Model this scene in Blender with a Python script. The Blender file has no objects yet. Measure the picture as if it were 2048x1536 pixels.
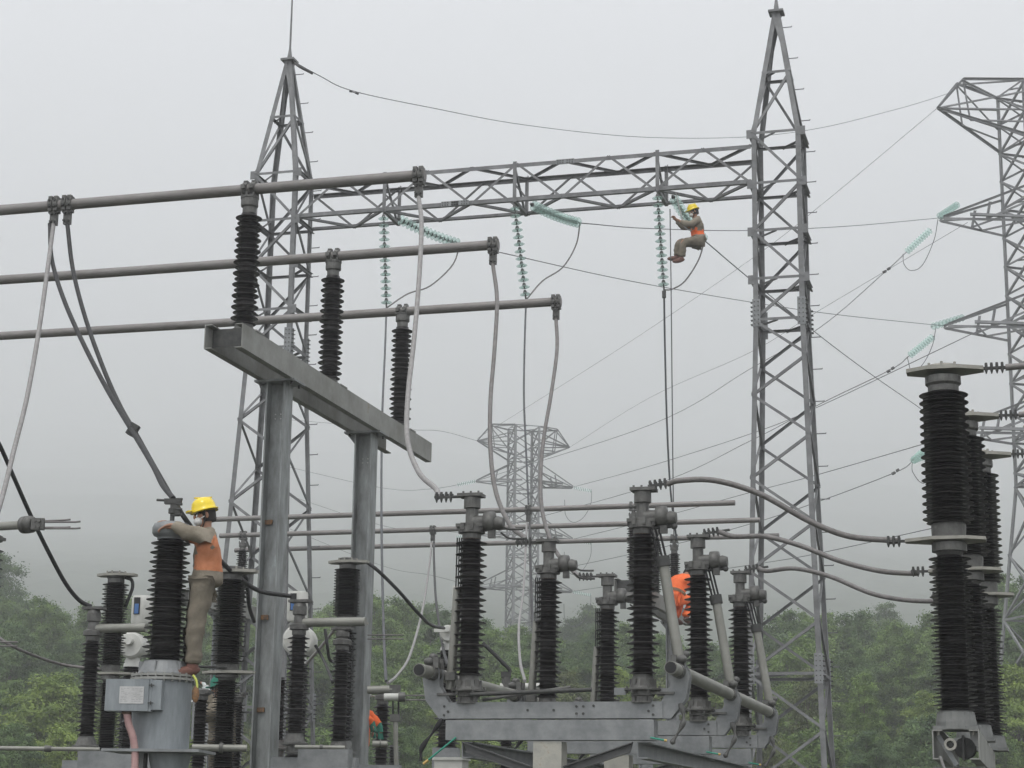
import bpy, math, random
import numpy as np
from math import sin, cos, pi, radians, atan, tan, sqrt
from mathutils import Vector, Matrix
V = Vector
sc = bpy.context.scene
COL = sc.collection
rnd = random.Random(7)

# ------------------------------------------------------------------ camera, sky, sun, exposure
F, PITCH, ROLL = 3820.0, atan(897/3820), .014
CAM = V((0, 0, 1.6))
FW = V((0, cos(PITCH), sin(PITCH))); U0 = V((0, -sin(PITCH), cos(PITCH))); X0 = V((1, 0, 0))
RT = X0*cos(ROLL) + U0*sin(ROLL); UP = U0*cos(ROLL) - X0*sin(ROLL)
cd = bpy.data.cameras.new('camera'); cam = bpy.data.objects.new('camera', cd); COL.objects.link(cam)
cd.sensor_width = 36; cd.lens = F/2048*36; cd.clip_start = .1; cd.clip_end = 6000
cam.matrix_world = Matrix(((RT.x, UP.x, -FW.x, 0), (RT.y, UP.y, -FW.y, 0), (RT.z, UP.z, -FW.z, 1.6), (0, 0, 0, 1)))
sc.camera = cam
SUN_EL, SUN_AZ = radians(62), radians(200)
w = bpy.data.worlds.new('World'); sc.world = w; w.use_nodes = True
nt = w.node_tree; bg = nt.nodes['Background']
sky = nt.nodes.new('ShaderNodeTexSky'); sky.sky_type = 'NISHITA'; sky.sun_disc = False
sky.sun_elevation = SUN_EL; sky.sun_rotation = SUN_AZ; sky.dust_density = 5; sky.air_density = 1.0
mul = nt.nodes.new('ShaderNodeVectorMath'); mul.operation = 'SCALE'; mul.inputs[3].default_value = .10
mix = nt.nodes.new('ShaderNodeMix'); mix.data_type = 'RGBA'
mix.inputs[0].default_value = .90                                   # a closed overcast layer over the clear sky
mix.inputs[7].default_value = (.885, .90, .945, 1)
nt.links.new(sky.outputs[0], mul.inputs[0]); nt.links.new(mul.outputs[0], mix.inputs[6])
nt.links.new(mix.outputs[2], bg.inputs[0]); bg.inputs[1].default_value = 1.15
sd = bpy.data.lights.new('sun', 'SUN'); sd.energy = 1.5; sd.angle = radians(16); sd.color = (1, .97, .92)
so = bpy.data.objects.new('sun', sd); COL.objects.link(so)
so.rotation_euler = V((sin(SUN_AZ)*cos(SUN_EL), cos(SUN_AZ)*cos(SUN_EL), sin(SUN_EL))).to_track_quat('Z', 'Y').to_euler()
sc.view_settings.view_transform = 'Standard'; sc.view_settings.look = 'None'
sc.view_settings.exposure = .5; sc.view_settings.gamma = 1
sc.render.engine = 'CYCLES'
cy = sc.cycles
cy.use_denoising = True
try: cy.denoiser = 'OPENIMAGEDENOISE'
except Exception: pass
cy.max_bounces = 6; cy.diffuse_bounces = 3; cy.glossy_bounces = 2; cy.transmission_bounces = 4
cy.volume_bounces = 3; cy.transparent_max_bounces = 24
HAZE = .0015

# ------------------------------------------------------------------ geometry helpers
def W(px, py, Y):
    d = FW + RT*((px-1024)/F) + UP*((768-py)/F)
    return CAM + d*(Y/d.y)
def zat(X, Y, py):
    k = (768-py)/F; dx = V((X, Y, 0)) - CAM
    a, b = dx.dot(UP), dx.dot(FW)
    return (k*b - a)/(UP.z - k*FW.z)
def proj(p):
    d = V(p)-CAM; z = d.dot(FW)
    return (1024+F*d.dot(RT)/z, 768-F*d.dot(UP)/z)
TH = radians(15.6)
A = V((cos(TH), -sin(TH), 0)); R = V((sin(TH), cos(TH), 0)); Z = V((0, 0, 1))
GR = Matrix.Rotation(-TH, 4, 'Z')

class MB:
    def __init__(s): s.v, s.f, s.sm = [], [], []
    def add(s, vs, fs, smooth=False):
        n = len(s.v); s.v += [tuple(v) for v in vs]
        for f in fs: s.f.append(tuple(i+n for i in f)); s.sm.append(smooth)
        return s
    def box(s, c, sx, sy, sz, M=None):
        c = V(c); M = M or Matrix.Identity(3)
        vs = [c + M @ V((x*sx/2, y*sy/2, z*sz/2)) for z in (-1, 1) for y in (-1, 1) for x in (-1, 1)]
        return s.add(vs, [(0, 2, 3, 1), (4, 5, 7, 6), (0, 1, 5, 4), (2, 6, 7, 3), (0, 4, 6, 2), (1, 3, 7, 5)])
    def prism(s, prof, p1, p2, ex, ey):
        p1, p2, ex, ey = V(p1), V(p2), V(ex), V(ey); n = len(prof)
        vs = [p1+ex*a+ey*b for a, b in prof] + [p2+ex*a+ey*b for a, b in prof]
        fs = [(i, (i+1) % n, n+(i+1) % n, n+i) for i in range(n)]
        return s.add(vs, fs+[tuple(range(n))[::-1], tuple(range(n, 2*n))])
    def angle(s, p1, p2, w, ex, ey, t=None, w2=None):
        t = t or w*.11; w2 = w2 or w
        return s.prism([(0, 0), (w, 0), (w, t), (t, t), (t, w2), (0, w2)], p1, p2, ex, ey)
    def channel(s, p1, p2, h, b, t, up, side):
        return s.prism([(0, 0), (b, 0), (b, t), (t, t), (t, h-t), (b, h-t), (b, h), (0, h)], p1, p2, side, up)
    def tube(s, pts, r, n=10, caps=True):
        pts = [V(p) for p in pts]; m = len(pts); rs = r if isinstance(r, (list, tuple)) else [r]*m
        t = (pts[1]-pts[0]).normalized(); u = t.orthogonal().normalized(); vs = []
        for i, p in enumerate(pts):
            tt = (pts[min(i+1, m-1)]-pts[max(i-1, 0)]).normalized()
            u = (u - tt*u.dot(tt)).normalized(); b = tt.cross(u)
            vs += [p+(u*cos(2*pi*k/n)+b*sin(2*pi*k/n))*rs[i] for k in range(n)]
        fs = [(i*n+k, i*n+(k+1) % n, (i+1)*n+(k+1) % n, (i+1)*n+k) for i in range(m-1) for k in range(n)]
        s.add(vs, fs, True)
        if caps: s.add(vs[:n], [tuple(range(n))[::-1]]); s.add(vs[-n:], [tuple(range(n))])
        return s
    def lathe(s, prof, c=(0, 0, 0), axis=(0, 0, 1), n=24, smooth=True, caps=True):
        c, ax = V(c), V(axis).normalized(); u = ax.orthogonal().normalized(); b = ax.cross(u)
        vs = [c+ax*z+(u*cos(2*pi*k/n)+b*sin(2*pi*k/n))*r for r, z in prof for k in range(n)]; m = len(prof)
        fs = [(i*n+k, i*n+(k+1) % n, (i+1)*n+(k+1) % n, (i+1)*n+k) for i in range(m-1) for k in range(n)]
        s.add(vs, fs, smooth)
        if caps: s.add(vs[:n], [tuple(range(n))[::-1]]); s.add(vs[-n:], [tuple(range(n))])
        return s
    def cyl(s, c, r, h, axis=(0, 0, 1), n=16, bev=.0):
        e = bev or min(r, h)*.12
        return s.lathe([(r-e, -h/2), (r, -h/2+e), (r, h/2-e), (r-e, h/2)], c, axis, n, smooth=False)
    def ball(s, c, rx, ry=None, rz=None, n=12, m=8, M=None):
        ry = ry or rx; rz = rz or rx; c = V(c); M = M or Matrix.Identity(3)
        vs = [c+M@V((rx*sin(pi*j/m)*cos(2*pi*k/n), ry*sin(pi*j/m)*sin(2*pi*k/n), -rz*cos(pi*j/m))) for j in range(m+1) for k in range(n)]
        return s.add(vs, [(j*n+k, j*n+(k+1) % n, (j+1)*n+(k+1) % n, (j+1)*n+k) for j in range(m) for k in range(n)], True)
    def bolts(s, pts, axis, r=.012, h=.02, n=6):
        for p in pts: s.lathe([(r, -h/2), (r, h/2)], p, axis, n, smooth=False)
        return s
    def mesh(s, name, off=None):
        me = bpy.data.meshes.new(name)
        o = V(off) if off is not None else V((0, 0, 0))
        me.from_pydata([(v[0]-o.x, v[1]-o.y, v[2]-o.z) for v in s.v], [], s.f)
        me.polygons.foreach_set('use_smooth', s.sm); me.update(); return me

def spline(pts, k=6):
    P = [V(p) for p in pts]; P = [P[0]*2-P[1]] + P + [P[-1]*2-P[-2]]; out = []
    for i in range(1, len(P)-2):
        a, b, c, d = P[i-1:i+3]
        for j in range(k):
            t = j/k
            out.append(.5*((2*b)+(c-a)*t+(2*a-5*b+4*c-d)*t*t+(3*b-a-3*c+d)*t**3))
    return out+[P[-2]]

def tag(o, label=None, cat=None, group=None, kind=None):
    for k, v in (('label', label), ('category', cat), ('group', group), ('kind', kind)):
        if v: o[k] = v
    return o
class Thing:
    """an Empty at the base; grid=True turns it into the yard's own axes (x along the busbars, y across them)"""
    def __init__(s, name, label, cat, loc=(0, 0, 0), grid=False, group=None, rot=None):
        s.o = bpy.data.objects.new(name, None); COL.objects.link(s.o); s.o.empty_display_size = .2
        s.loc = V(loc); s.M = rot or (GR if grid else Matrix.Identity(4))
        s.o.matrix_world = Matrix.Translation(s.loc) @ s.M; tag(s.o, label, cat, group)
        s.world = not grid and rot is None
    def part(s, name, mb, mat, parent=None, label=None, kind=None, off=None):
        me = mb if isinstance(mb, bpy.types.Mesh) else mb.mesh(name, s.loc if s.world else None)
        if not me.materials: me.materials.append(mat)
        o = bpy.data.objects.new(name, me); COL.objects.link(o); o.parent = parent or s.o
        if off is not None: o.location = off
        if label: o['label'] = label
        if kind: o['kind'] = kind
        return o
def single(name, mb, mat, label=None, cat=None, group=None, kind=None):
    c = V((0, 0, 0))
    if not kind:
        a = np.array(mb.v); c = V(((a[:, 0].min()+a[:, 0].max())/2, (a[:, 1].min()+a[:, 1].max())/2, a[:, 2].min()))
    me = mb.mesh(name, c); me.materials.append(mat)
    o = bpy.data.objects.new(name, me); COL.objects.link(o); o.location = c
    return tag(o, label, cat, group, kind)
def copy_tree(o, parent=None):
    c = o.copy(); COL.objects.link(c)
    if parent: c.parent = parent
    for ch in o.children: copy_tree(ch, c)
    return c

# ------------------------------------------------------------------ materials
def mat(name, c1, c2=None, scale=6, rough=.6, metal=0, bump=0, c3=None, detail=6, spec=.5, stretch=None, r2=None, coat=0):
    m = bpy.data.materials.new(name); m.use_nodes = True; t = m.node_tree; p = t.nodes['Principled BSDF']
    p.inputs['Base Color'].default_value = (*c1, 1); p.inputs['Roughness'].default_value = rough
    p.inputs['Metallic'].default_value = metal; p.inputs['Specular IOR Level'].default_value = spec
    if coat: p.inputs['Coat Weight'].default_value = coat
    if c2:
        tc = t.nodes.new('ShaderNodeTexCoord'); vec = tc.outputs['Object']
        if stretch:
            mp = t.nodes.new('ShaderNodeMapping'); mp.inputs['Scale'].default_value = stretch
            t.links.new(vec, mp.inputs[0]); vec = mp.outputs[0]
        n = t.nodes.new('ShaderNodeTexNoise'); n.inputs['Scale'].default_value = scale; n.inputs['Detail'].default_value = detail
        n.inputs['Roughness'].default_value = .65
        t.links.new(vec, n.inputs['Vector'])
        r = t.nodes.new('ShaderNodeValToRGB'); e = r.color_ramp.elements
        e[0].position = .34; e[1].position = .66; e[0].color = (*c1, 1); e[1].color = (*c2, 1)
        if c3: x = e.new(.78); x.color = (*c3, 1)
        t.links.new(n.outputs[0], r.inputs[0]); t.links.new(r.outputs[0], p.inputs['Base Color'])
        if r2 is not None:
            mr = t.nodes.new('ShaderNodeMapRange'); mr.inputs[1].default_value = .3; mr.inputs[2].default_value = .7
            mr.inputs[3].default_value = rough; mr.inputs[4].default_value = r2
            t.links.new(n.outputs[0], mr.inputs[0]); t.links.new(mr.outputs[0], p.inputs['Roughness'])
        if bump:
            b = t.nodes.new('ShaderNodeBump'); b.inputs['Strength'].default_value = bump; b.inputs['Distance'].default_value = .01
            n2 = t.nodes.new('ShaderNodeTexNoise'); n2.inputs['Scale'].default_value = scale*5; n2.inputs['Detail'].default_value = 4
            t.links.new(vec, n2.inputs['Vector']); t.links.new(n2.outputs[0], b.inputs['Height']); t.links.new(b.outputs[0], p.inputs['Normal'])
    return m
M_lat = mat('lattice_steel', (.125, .127, .128), (.215, .22, .22), 3, .6, .25, spec=.4)
M_pyl = mat('pylon_steel', (.17, .175, .175), (.26, .265, .265), 2, .6, .25)
M_galv = mat('galvanised_steel', (.17, .18, .182), (.28, .29, .29), 7, .5, .3, .08, r2=.7)
M_galv2 = mat('streaked_galvanised', (.15, .156, .15), (.33, .35, .345), 4.5, .5, .3, .08, c3=(.50, .58, .58), stretch=(1.6, 1.6, .5), r2=.65, detail=9)
M_beam = mat('weathered_channel', (.175, .175, .155), (.29, .293, .275), 2.2, .65, .1, .1, c3=(.19, .14, .07), detail=9)
M_pipe = mat('aluminium_tube', (.16, .15, .14), (.235, .225, .215), 2.5, .5, .35, .05, stretch=(.5, 2, 2))
M_cast = mat('cast_fitting', (.075, .075, .07), (.14, .14, .13), 14, .55, .3, .15)
M_dark = mat('dark_fitting', (.035, .037, .036), (.07, .07, .065), 14, .6, .2)
M_porc = mat('brown_black_porcelain', (.002, .0016, .0016), (.004, .003, .003), 9, .26, 0, 0, spec=.32, r2=.45)
M_rim = mat('glint_dust_shed_rim', (.016, .015, .0145), (.05, .047, .045), 30, .35, 0, 0, spec=.5)  # sky glints on the shed lips, along with dust, painted as a lighter tone
M_rust = mat('rusted_flange', (.07, .045, .03), (.15, .09, .055), 18, .8, 0, .1)
M_orust = mat('orange_tape', (.28, .14, .05), (.06, .05, .04), 20, .7)
M_plate = mat('pale_terminal_plate', (.24, .235, .205), (.34, .33, .29), 12, .55, .2, .08)
M_cabl = mat('pale_cable', (.215, .208, .20), (.30, .292, .285), 20, .55, .1)
M_cabm = mat('grey_brown_cable', (.125, .118, .112), (.19, .18, .172), 16, .55, .2)
M_cabk = mat('black_cable', (.012, .012, .013), (.03, .03, .03), 20, .6)
M_wire = mat('line_wire', (.07, .075, .08), None, rough=.6)
M_tank = mat('grey_tank_paint', (.17, .19, .20), (.26, .285, .295), 5, .5, 0, .06, stretch=(2, 2, .5), detail=9)
M_name = mat('name_plate', (.42, .42, .41), (.55, .55, .54), 9, .5, .2)
M_white = mat('off_white_paint', (.45, .455, .42), (.58, .58, .54), 5, .5)
M_conc = mat('stained_concrete', (.30, .30, .27), (.40, .39, .34), 8, .85, 0, .3, c3=(.22, .15, .08))
M_pink = mat('pink_conduit', (.40, .24, .23), (.50, .32, .30), 12, .6)
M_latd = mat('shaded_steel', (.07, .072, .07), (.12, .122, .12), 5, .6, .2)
M_yel = mat('yellow_hard_hat', (.82, .62, .01), None, rough=.3, coat=.3)
M_kha = mat('khaki_cloth', (.19, .165, .125), (.27, .24, .19), 9, .9, 0, .35, spec=.2)
M_kha2 = mat('khaki_trousers', (.135, .12, .092), (.205, .18, .14), 8, .9, 0, .4, spec=.2)
M_ora = mat('orange_cloth', (.48, .18, .085), (.60, .25, .13), 9, .85, 0, .35, spec=.2)
M_ora2 = mat('bright_orange_cloth', (.80, .13, .035), (.92, .21, .07), 12, .85, 0, .35, spec=.2)
M_skin = mat('skin', (.30, .15, .09), (.36, .19, .12), 15, .55)
M_hair = mat('dark_hair', (.01, .009, .008), None, rough=.7)
M_mask = mat('white_mask', (.72, .72, .70), None, rough=.9)
M_glove = mat('white_glove', (.70, .74, .72), None, rough=.9)
M_green = mat('green_cloth', (.02, .16, .11), None, rough=.8)
M_shoe = mat('brown_shoes', (.10, .045, .035), (.16, .07, .05), 12, .8)
M_blk = mat('black_rubber', (.01, .01, .011), None, rough=.7)
M_gcab = mat('green_earth_wire', (.03, .26, .18), None, rough=.5)
M_blue = mat('blue_gauge', (.03, .12, .32), None, rough=.25)
M_strip = mat('reflective_strip', (.55, .6, .12), None, rough=.5)
def glassm():
    m = bpy.data.materials.new('green_glass'); m.use_nodes = True; t = m.node_tree; p = t.nodes['Principled BSDF']
    p.inputs['Base Color'].default_value = (.66, .82, .77, 1); p.inputs['Roughness'].default_value = .12
    tr = t.nodes.new('ShaderNodeBsdfTransparent'); tr.inputs[0].default_value = (.93, .985, .97, 1)
    mx = t.nodes.new('ShaderNodeMixShader'); mx.inputs[0].default_value = .28
    t.links.new(tr.outputs[0], mx.inputs[1]); t.links.new(p.outputs[0], mx.inputs[2])
    t.links.new(mx.outputs[0], t.nodes['Material Output'].inputs['Surface']); return m
M_glass = glassm()
def leafm(name, c1, c2, tr=.25):
    m = bpy.data.materials.new(name); m.use_nodes = True; t = m.node_tree; p = t.nodes['Principled BSDF']
    p.inputs['Roughness'].default_value = .6; p.inputs['Specular IOR Level'].default_value = .35
    g = t.nodes.new('ShaderNodeNewGeometry'); oi = t.nodes.new('ShaderNodeObjectInfo')
    ad = t.nodes.new('ShaderNodeMath'); ad.operation = 'MULTIPLY_ADD'; ad.inputs[1].default_value = .7
    ml = t.nodes.new('ShaderNodeMath'); ml.operation = 'MULTIPLY'; ml.inputs[1].default_value = .3
    t.links.new(oi.outputs['Random'], ml.inputs[0]); t.links.new(g.outputs['Random Per Island'], ad.inputs[0]); t.links.new(ml.outputs[0], ad.inputs[2])
    r = t.nodes.new('ShaderNodeValToRGB'); e = r.color_ramp.elements; e[0].color = (*c1, 1); e[1].color = (*c2, 1); e[0].position = .25; e[1].position = .95
    tc = t.nodes.new('ShaderNodeTexCoord'); ns = t.nodes.new('ShaderNodeTexNoise'); ns.inputs['Scale'].default_value = 1.1; ns.inputs['Detail'].default_value = 2
    t.links.new(tc.outputs['Object'], ns.inputs['Vector'])
    ad.inputs[1].default_value = .28; a2 = t.nodes.new('ShaderNodeMath'); a2.operation = 'MULTIPLY_ADD'; a2.inputs[1].default_value = 1.5; a2.inputs[2].default_value = -.42
    t.links.new(ns.outputs[0], a2.inputs[0]); a3 = t.nodes.new('ShaderNodeMath'); a3.operation = 'ADD'; t.links.new(ad.outputs[0], a3.inputs[0]); t.links.new(a2.outputs[0], a3.inputs[1])
    t.links.new(a3.outputs[0], r.inputs[0]); t.links.new(r.outputs[0], p.inputs['Base Color'])
    tl = t.nodes.new('ShaderNodeBsdfTranslucent'); t.links.new(r.outputs[0], tl.inputs[0])
    mx = t.nodes.new('ShaderNodeMixShader'); mx.inputs[0].default_value = tr
    t.links.new(p.outputs[0], mx.inputs[1]); t.links.new(tl.outputs[0], mx.inputs[2])
    t.links.new(mx.outputs[0], t.nodes['Material Output'].inputs['Surface']); return m
M_leaf = [leafm('leaf_mid', (.06, .115, .03), (.22, .33, .08)), leafm('leaf_dark', (.042, .088, .032), (.14, .225, .065)),
          leafm('leaf_bright', (.085, .15, .028), (.27, .36, .07)), leafm('leaf_olive', (.08, .105, .04), (.20, .24, .09))]
M_bark = mat('bark', (.06, .05, .04), (.16, .14, .12), 9, .9)
M_gnd = mat('gravel_ground', (.035, .045, .025), (.075, .075, .055), 3, .9, 0, .4)
M_hill = mat('forest_cover', (.018, .034, .014), (.05, .075, .028), .35, .9, detail=8)

# ------------------------------------------------------------------ ground, hills, haze
def hgt(x, y):
    h = 0.
    if y > 62: h += .085*(min(y, 150)-62)
    return h
def sheet(name, xs, ys, fn, m):
    mb = MB(); n = len(xs)
    mb.v = [(x, y, fn(x, y)) for y in ys for x in xs]
    mb.f = [(j*n+i, j*n+i+1, (j+1)*n+i+1, (j+1)*n+i) for j in range(len(ys)-1) for i in range(n-1)]; mb.sm = [True]*len(mb.f)
    return single(name, mb, m, kind='structure')
sheet('ground', [-1600, -600, -300, -150, -60, 0, 60, 150, 300, 600, 1600], [-230, -60, 0, 40, 62, 80, 100, 125, 150.5, 170], lambda x, y: hgt(x, y), M_gnd)
from mathutils import noise as mn
def hill_h(x, y):
    t = max(0., y-150)
    base = float(np.interp(y, [150, 250, 700, 1300, 2100, 3400, 3500], [7.2, 16, 88, 206, 386, 700, 715]))
    base *= 1+.05*mn.noise(V((x*.0016+3.1, y*.0016, 0))) + .03*mn.noise(V((x*.005, y*.005, 5)))
    amp = min(1, t/25)
    can = 3.2*abs(mn.noise(V((x*.11, y*.11, 2.)))) + 2.2*abs(mn.noise(V((x*.27, y*.27, 7.))))
    return base + can*amp - .3
xs = [-1600, -1200, -900, -700]+[-600+i*6 for i in range(201)]+[700, 900, 1200, 1600]
ys = [150+i*4 for i in range(60)]+[390+i*9 for i in range(60)]+[930+i*60 for i in range(44)]
sheet('hills', xs, ys, hill_h, M_hill)
hz = MB().box((0, 1730, 399), 3400, 3960, 804)
ho = single('haze', hz, M_gnd, kind='stuff')
hm = bpy.data.materials.new('haze_air'); hm.use_nodes = True; t = hm.node_tree; t.nodes.remove(t.nodes['Principled BSDF'])
pv = t.nodes.new('ShaderNodeVolumePrincipled'); pv.inputs['Density'].default_value = HAZE; pv.inputs['Color'].default_value = (.975, .98, .99, 1)
pv.inputs['Anisotropy'].default_value = .25
t.links.new(pv.outputs[0], t.nodes['Material Output'].inputs['Volume']); ho.data.materials.clear(); ho.data.materials.append(hm)

# ------------------------------------------------------------------ lattice work
def bar_on_face(p1, p2, w, nrm):
    d = (V(p2)-V(p1)).normalized(); s = d.cross(nrm).normalized()
    return MB().angle(V(p1)-s*w/2, V(p2)-s*w/2, w, s, -V(nrm))
def rung(c, u, v, z, w): return [V((c.x, c.y, z))+u*sx*w/2+v*sy*w/2 for sx, sy in ((-1, -1), (1, -1), (1, 1), (-1, 1))]
def lattice_body(th, c, u, v, L, m, leg=.11, br=.06, horiz=None, cross=False, mid=()):
    """L: list of (z, width) from the top down"""
    nr = [-v, u, v, -u]; brk = [0]
    for i in range(1, len(L)-1):
        s1 = (L[i][1]-L[i-1][1])/(L[i-1][0]-L[i][0]); s2 = (L[i+1][1]-L[i][1])/(L[i][0]-L[i+1][0])
        if abs(s1-s2) > .01: brk.append(i)
    brk.append(len(L)-1)
    for a, b in zip(brk, brk[1:]):
        P, Q = rung(c, u, v, *L[a]), rung(c, u, v, *L[b])
        for k, (sx, sy) in enumerate(((-1, -1), (1, -1), (1, 1), (-1, 1))):
            th.part('leg', MB().angle(P[k], Q[k], leg, -u*sx, -v*sy), m)
    for i in range(len(L)-1):
        P, Q = rung(c, u, v, *L[i]), rung(c, u, v, *L[i+1])
        for k in range(4):
            a, b = k, (k+1) % 4; n = nr[k]; off = n*.004
            if horiz is None or i in horiz: th.part('strut', bar_on_face(P[a]+off*2, P[b]+off*2, br, n), m)
            flip = i % 2
            if k in (1, 3): flip = (i+1) % 2
            if cross or not flip: th.part('brace', bar_on_face(P[a]+off*4, Q[b]+off*4, br, n), m)
            if cross or flip: th.part('brace', bar_on_face(P[b]-off*6, Q[a]-off*6, br, n), m)
        if (horiz is None and i % 2 == 0) or (horiz and i in horiz):
            th.part('plan_brace', bar_on_face((P[0]+P[1])/2, P[3]*.5+P[0]*.5, br*.8, Z), m)
            th.part('plan_brace', bar_on_face((P[2]+P[3])/2, P[1]*.5+P[2]*.5, br*.8, Z), m)

YR = 40.0
cR = W(1506, 417, YR)+A*.53+R*.53
span_t = 11.87
cL = cR-A*span_t; cL.y = cR.y+A.y*-span_t
yz = lambda c, py: zat((c-A*.53-R*.53).x, (c-A*.53-R*.53).y, py)
Z_ = {k: yz(cR, k) for k in (12, 24, 140, 267, 367, 462, 558, 640)}
Z_[24] = yz(cR, 13)
def gantry_tower(c, label, rod, fl=.062):
    th = Thing('lattice_tower', label, 'lattice tower', (c.x, c.y, 0), group='galvanised gantry towers')
    L = [(Z_[24], .16), (Z_[140], .62), (Z_[267], 1.08), (Z_[367], 1.085), (Z_[462], 1.09), (Z_[558], 1.10), (Z_[640], 1.11)]
    z, wd = L[-1]; i = 0
    while z > .6:
        h = .74*wd if z > 3 else .9*wd
        z = max(.25, z-h); wd = 1.11+(L[6][0]-z)*fl; L.append((z, wd))
    hz_ = [1, 2, 3, 4, 5, 6, 14]
    lattice_body(th, c, A, R, L, M_lat, .108, .060, hz_)
    # cap plate, spike, splice plates with bolts, climbing pegs
    th.part('cap_plate', MB().box(V((c.x, c.y, Z_[24]+.02)), .34, .34, .05, GR.to_3x3()), M_lat)
    th.part('spike', MB().lathe([(.07, 0), (.02, .35)], V((c.x, c.y, Z_[24]+.045)), n=8), M_lat)
    if rod: th.part('lightning_rod', MB().tube([V((c.x, c.y, Z_[24]+.35)), V((c.x, c.y, Z_[24]+3.6))], [.025, .012], 8), M_lat)
    for zc in (Z_[640]+.15, L[14][0]+.1):
        wz = np.interp(-zc, [-a for a, b in L], [b for a, b in L])
        for (sx, sy) in ((-1, -1), (1, -1), (1, 1), (-1, 1)):
            p = V((c.x, c.y, zc))+A*sx*(wz/2-.07)+R*sy*(wz/2+.012)
            pl = th.part('splice_plate', MB().box(p, .17, .012, .62, GR.to_3x3()), M_galv)
            q = V((c.x, c.y, zc))+A*sx*(wz/2+.012)+R*sy*(wz/2-.07)
            th.part('splice_plate', MB().box(q, .012, .17, .62, GR.to_3x3()), M_galv)
            mb = MB()
            for k in range(6):
                for d in (-.04, .04): mb.bolts([p+A*d+Z*(k*.1-.25)+R*sy*.012], R, .014, .03)
                for d in (-.04, .04): mb.bolts([q+R*d+Z*(k*.1-.25)+A*sx*.025], A, .012, .06)
            th.part('bolts', mb, M_dark, kind='stuff')
    for sgn in ((1, 1),):
        z = Z_[24]-.3; k = 0
        while z > .8:
            wz = np.interp(-z, [-a for a, b in L], [b for a, b in L])
            p = V((c.x, c.y, z))+A*wz/2+R*wz/2
            th.part('step_bolt', MB().tube([p, p+A*.2, p+A*.2+Z*.02], .011, 6), M_lat); z -= .72
    for zc in (Z_[267], Z_[367], Z_[462], Z_[558]):
        wz = np.interp(-zc, [-a for a, b in L], [b for a, b in L])
        for sx in (-1, 1):
            p = V((c.x, c.y, zc-.02))+A*sx*(wz/2)
            th.part('gusset', MB().box(p+R*wz/2*(-1)+A*sx*.01, .2, .014, .2, GR.to_3x3()), M_lat)
            th.part('side_channel', MB().channel(p-R*wz/2+A*sx*.02-Z*.04, p+R*wz/2+A*sx*.02-Z*.04, .1, .05, .01, Z, A*sx), M_lat)
    return th
gantry_tower(cR, 'right-hand tapered lattice gantry tower standing in front of the far pylons', False, .057)
gantry_tower(cL, 'left-hand lattice gantry tower with tall lightning rod, behind the busbar columns', True, .088)

# gantry beam between the towers
def pt_b(a, r, z): return V((cL.x, cL.y, 0))+A*a+R*r+Z*z
zt, zb = yz(cR, 289), yz(cR, 366)
g = Thing('gantry_beam', 'horizontal lattice truss beam spanning between the two gantry towers', 'gantry beam', pt_b(span_t/2, 0, zb))
a0, a1 = .56, span_t-.56; N = 10; dp = (a1-a0)/N; hd = .53
for r, z, ez, ey in ((-hd, zt, -Z, R), (hd, zt, -Z, -R), (-hd, zb, Z, R), (hd, zb, Z, -R)):
    g.part('chord', MB().angle(pt_b(a0, r, z), pt_b(a1, r, z), .092, ez, ey), M_lat)
for i in range(N):
    x, y = a0+i*dp, a0+(i+1)*dp; up = i % 2 == 0
    for r, n in ((-hd-.006, -R), (hd+.006, R)):
        u_ = up if r < 0 else not up
        g.part('lacing_bar', bar_on_face(pt_b(x, r, zb if u_ else zt), pt_b(y, r, zt if u_ else zb), .055, n), M_lat)
    for z, n in ((zt+.006, Z), (zb-.006, -Z)):
        g.part('lacing_bar', bar_on_face(pt_b(x, -hd if up else hd, z), pt_b(y, hd if up else -hd, z), .058, n), M_lat)
def ax(px, py=366, r=-hd):            # distance along the beam at which a pixel column falls
    lo, hi = 0., span_t
    for _ in range(40):
        m = (lo+hi)/2
        if proj(pt_b(m, r, zb))[0] < px: lo = m
        else: hi = m
    return lo
POSTS = [ax(768), ax(1029), ax(1315)]
for a in POSTS:
    for r, n in ((-hd-.012, -R), (hd+.012, R)): g.part('post', bar_on_face(pt_b(a, r, zb-.02), pt_b(a, r, zt+.05), .085, n), M_lat)
    g.part('post', bar_on_face(pt_b(a, -hd, zb-.03), pt_b(a, hd, zb-.03), .075, -Z), M_lat)
    g.part('lacing_bar', bar_on_face(pt_b(a, -hd, zt), pt_b(a, hd, zb), .06, A), M_lat)
    g.part('lacing_bar', bar_on_face(pt_b(a, -hd, zb+.42), pt_b(a, hd, zb+.42), .05, A), M_lat)
for px in (920, 1130, 900):
    a = ax(px); zz = zt if px == 1130 else zb
    g.part('splice_plate', MB().box(pt_b(a, -hd-.012, zz+(-.05 if px == 1130 else .05)), .42, .012, .12, GR.to_3x3()), M_galv)
    g.part('bolts', MB().bolts([pt_b(a+d, -hd-.025, zz+s+(-.05 if px == 1130 else .05)) for d in (-.17, -.11, -.05, .05, .11, .17) for s in (-.03, .03)], R, .014, .03), M_dark, kind='stuff')

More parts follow.
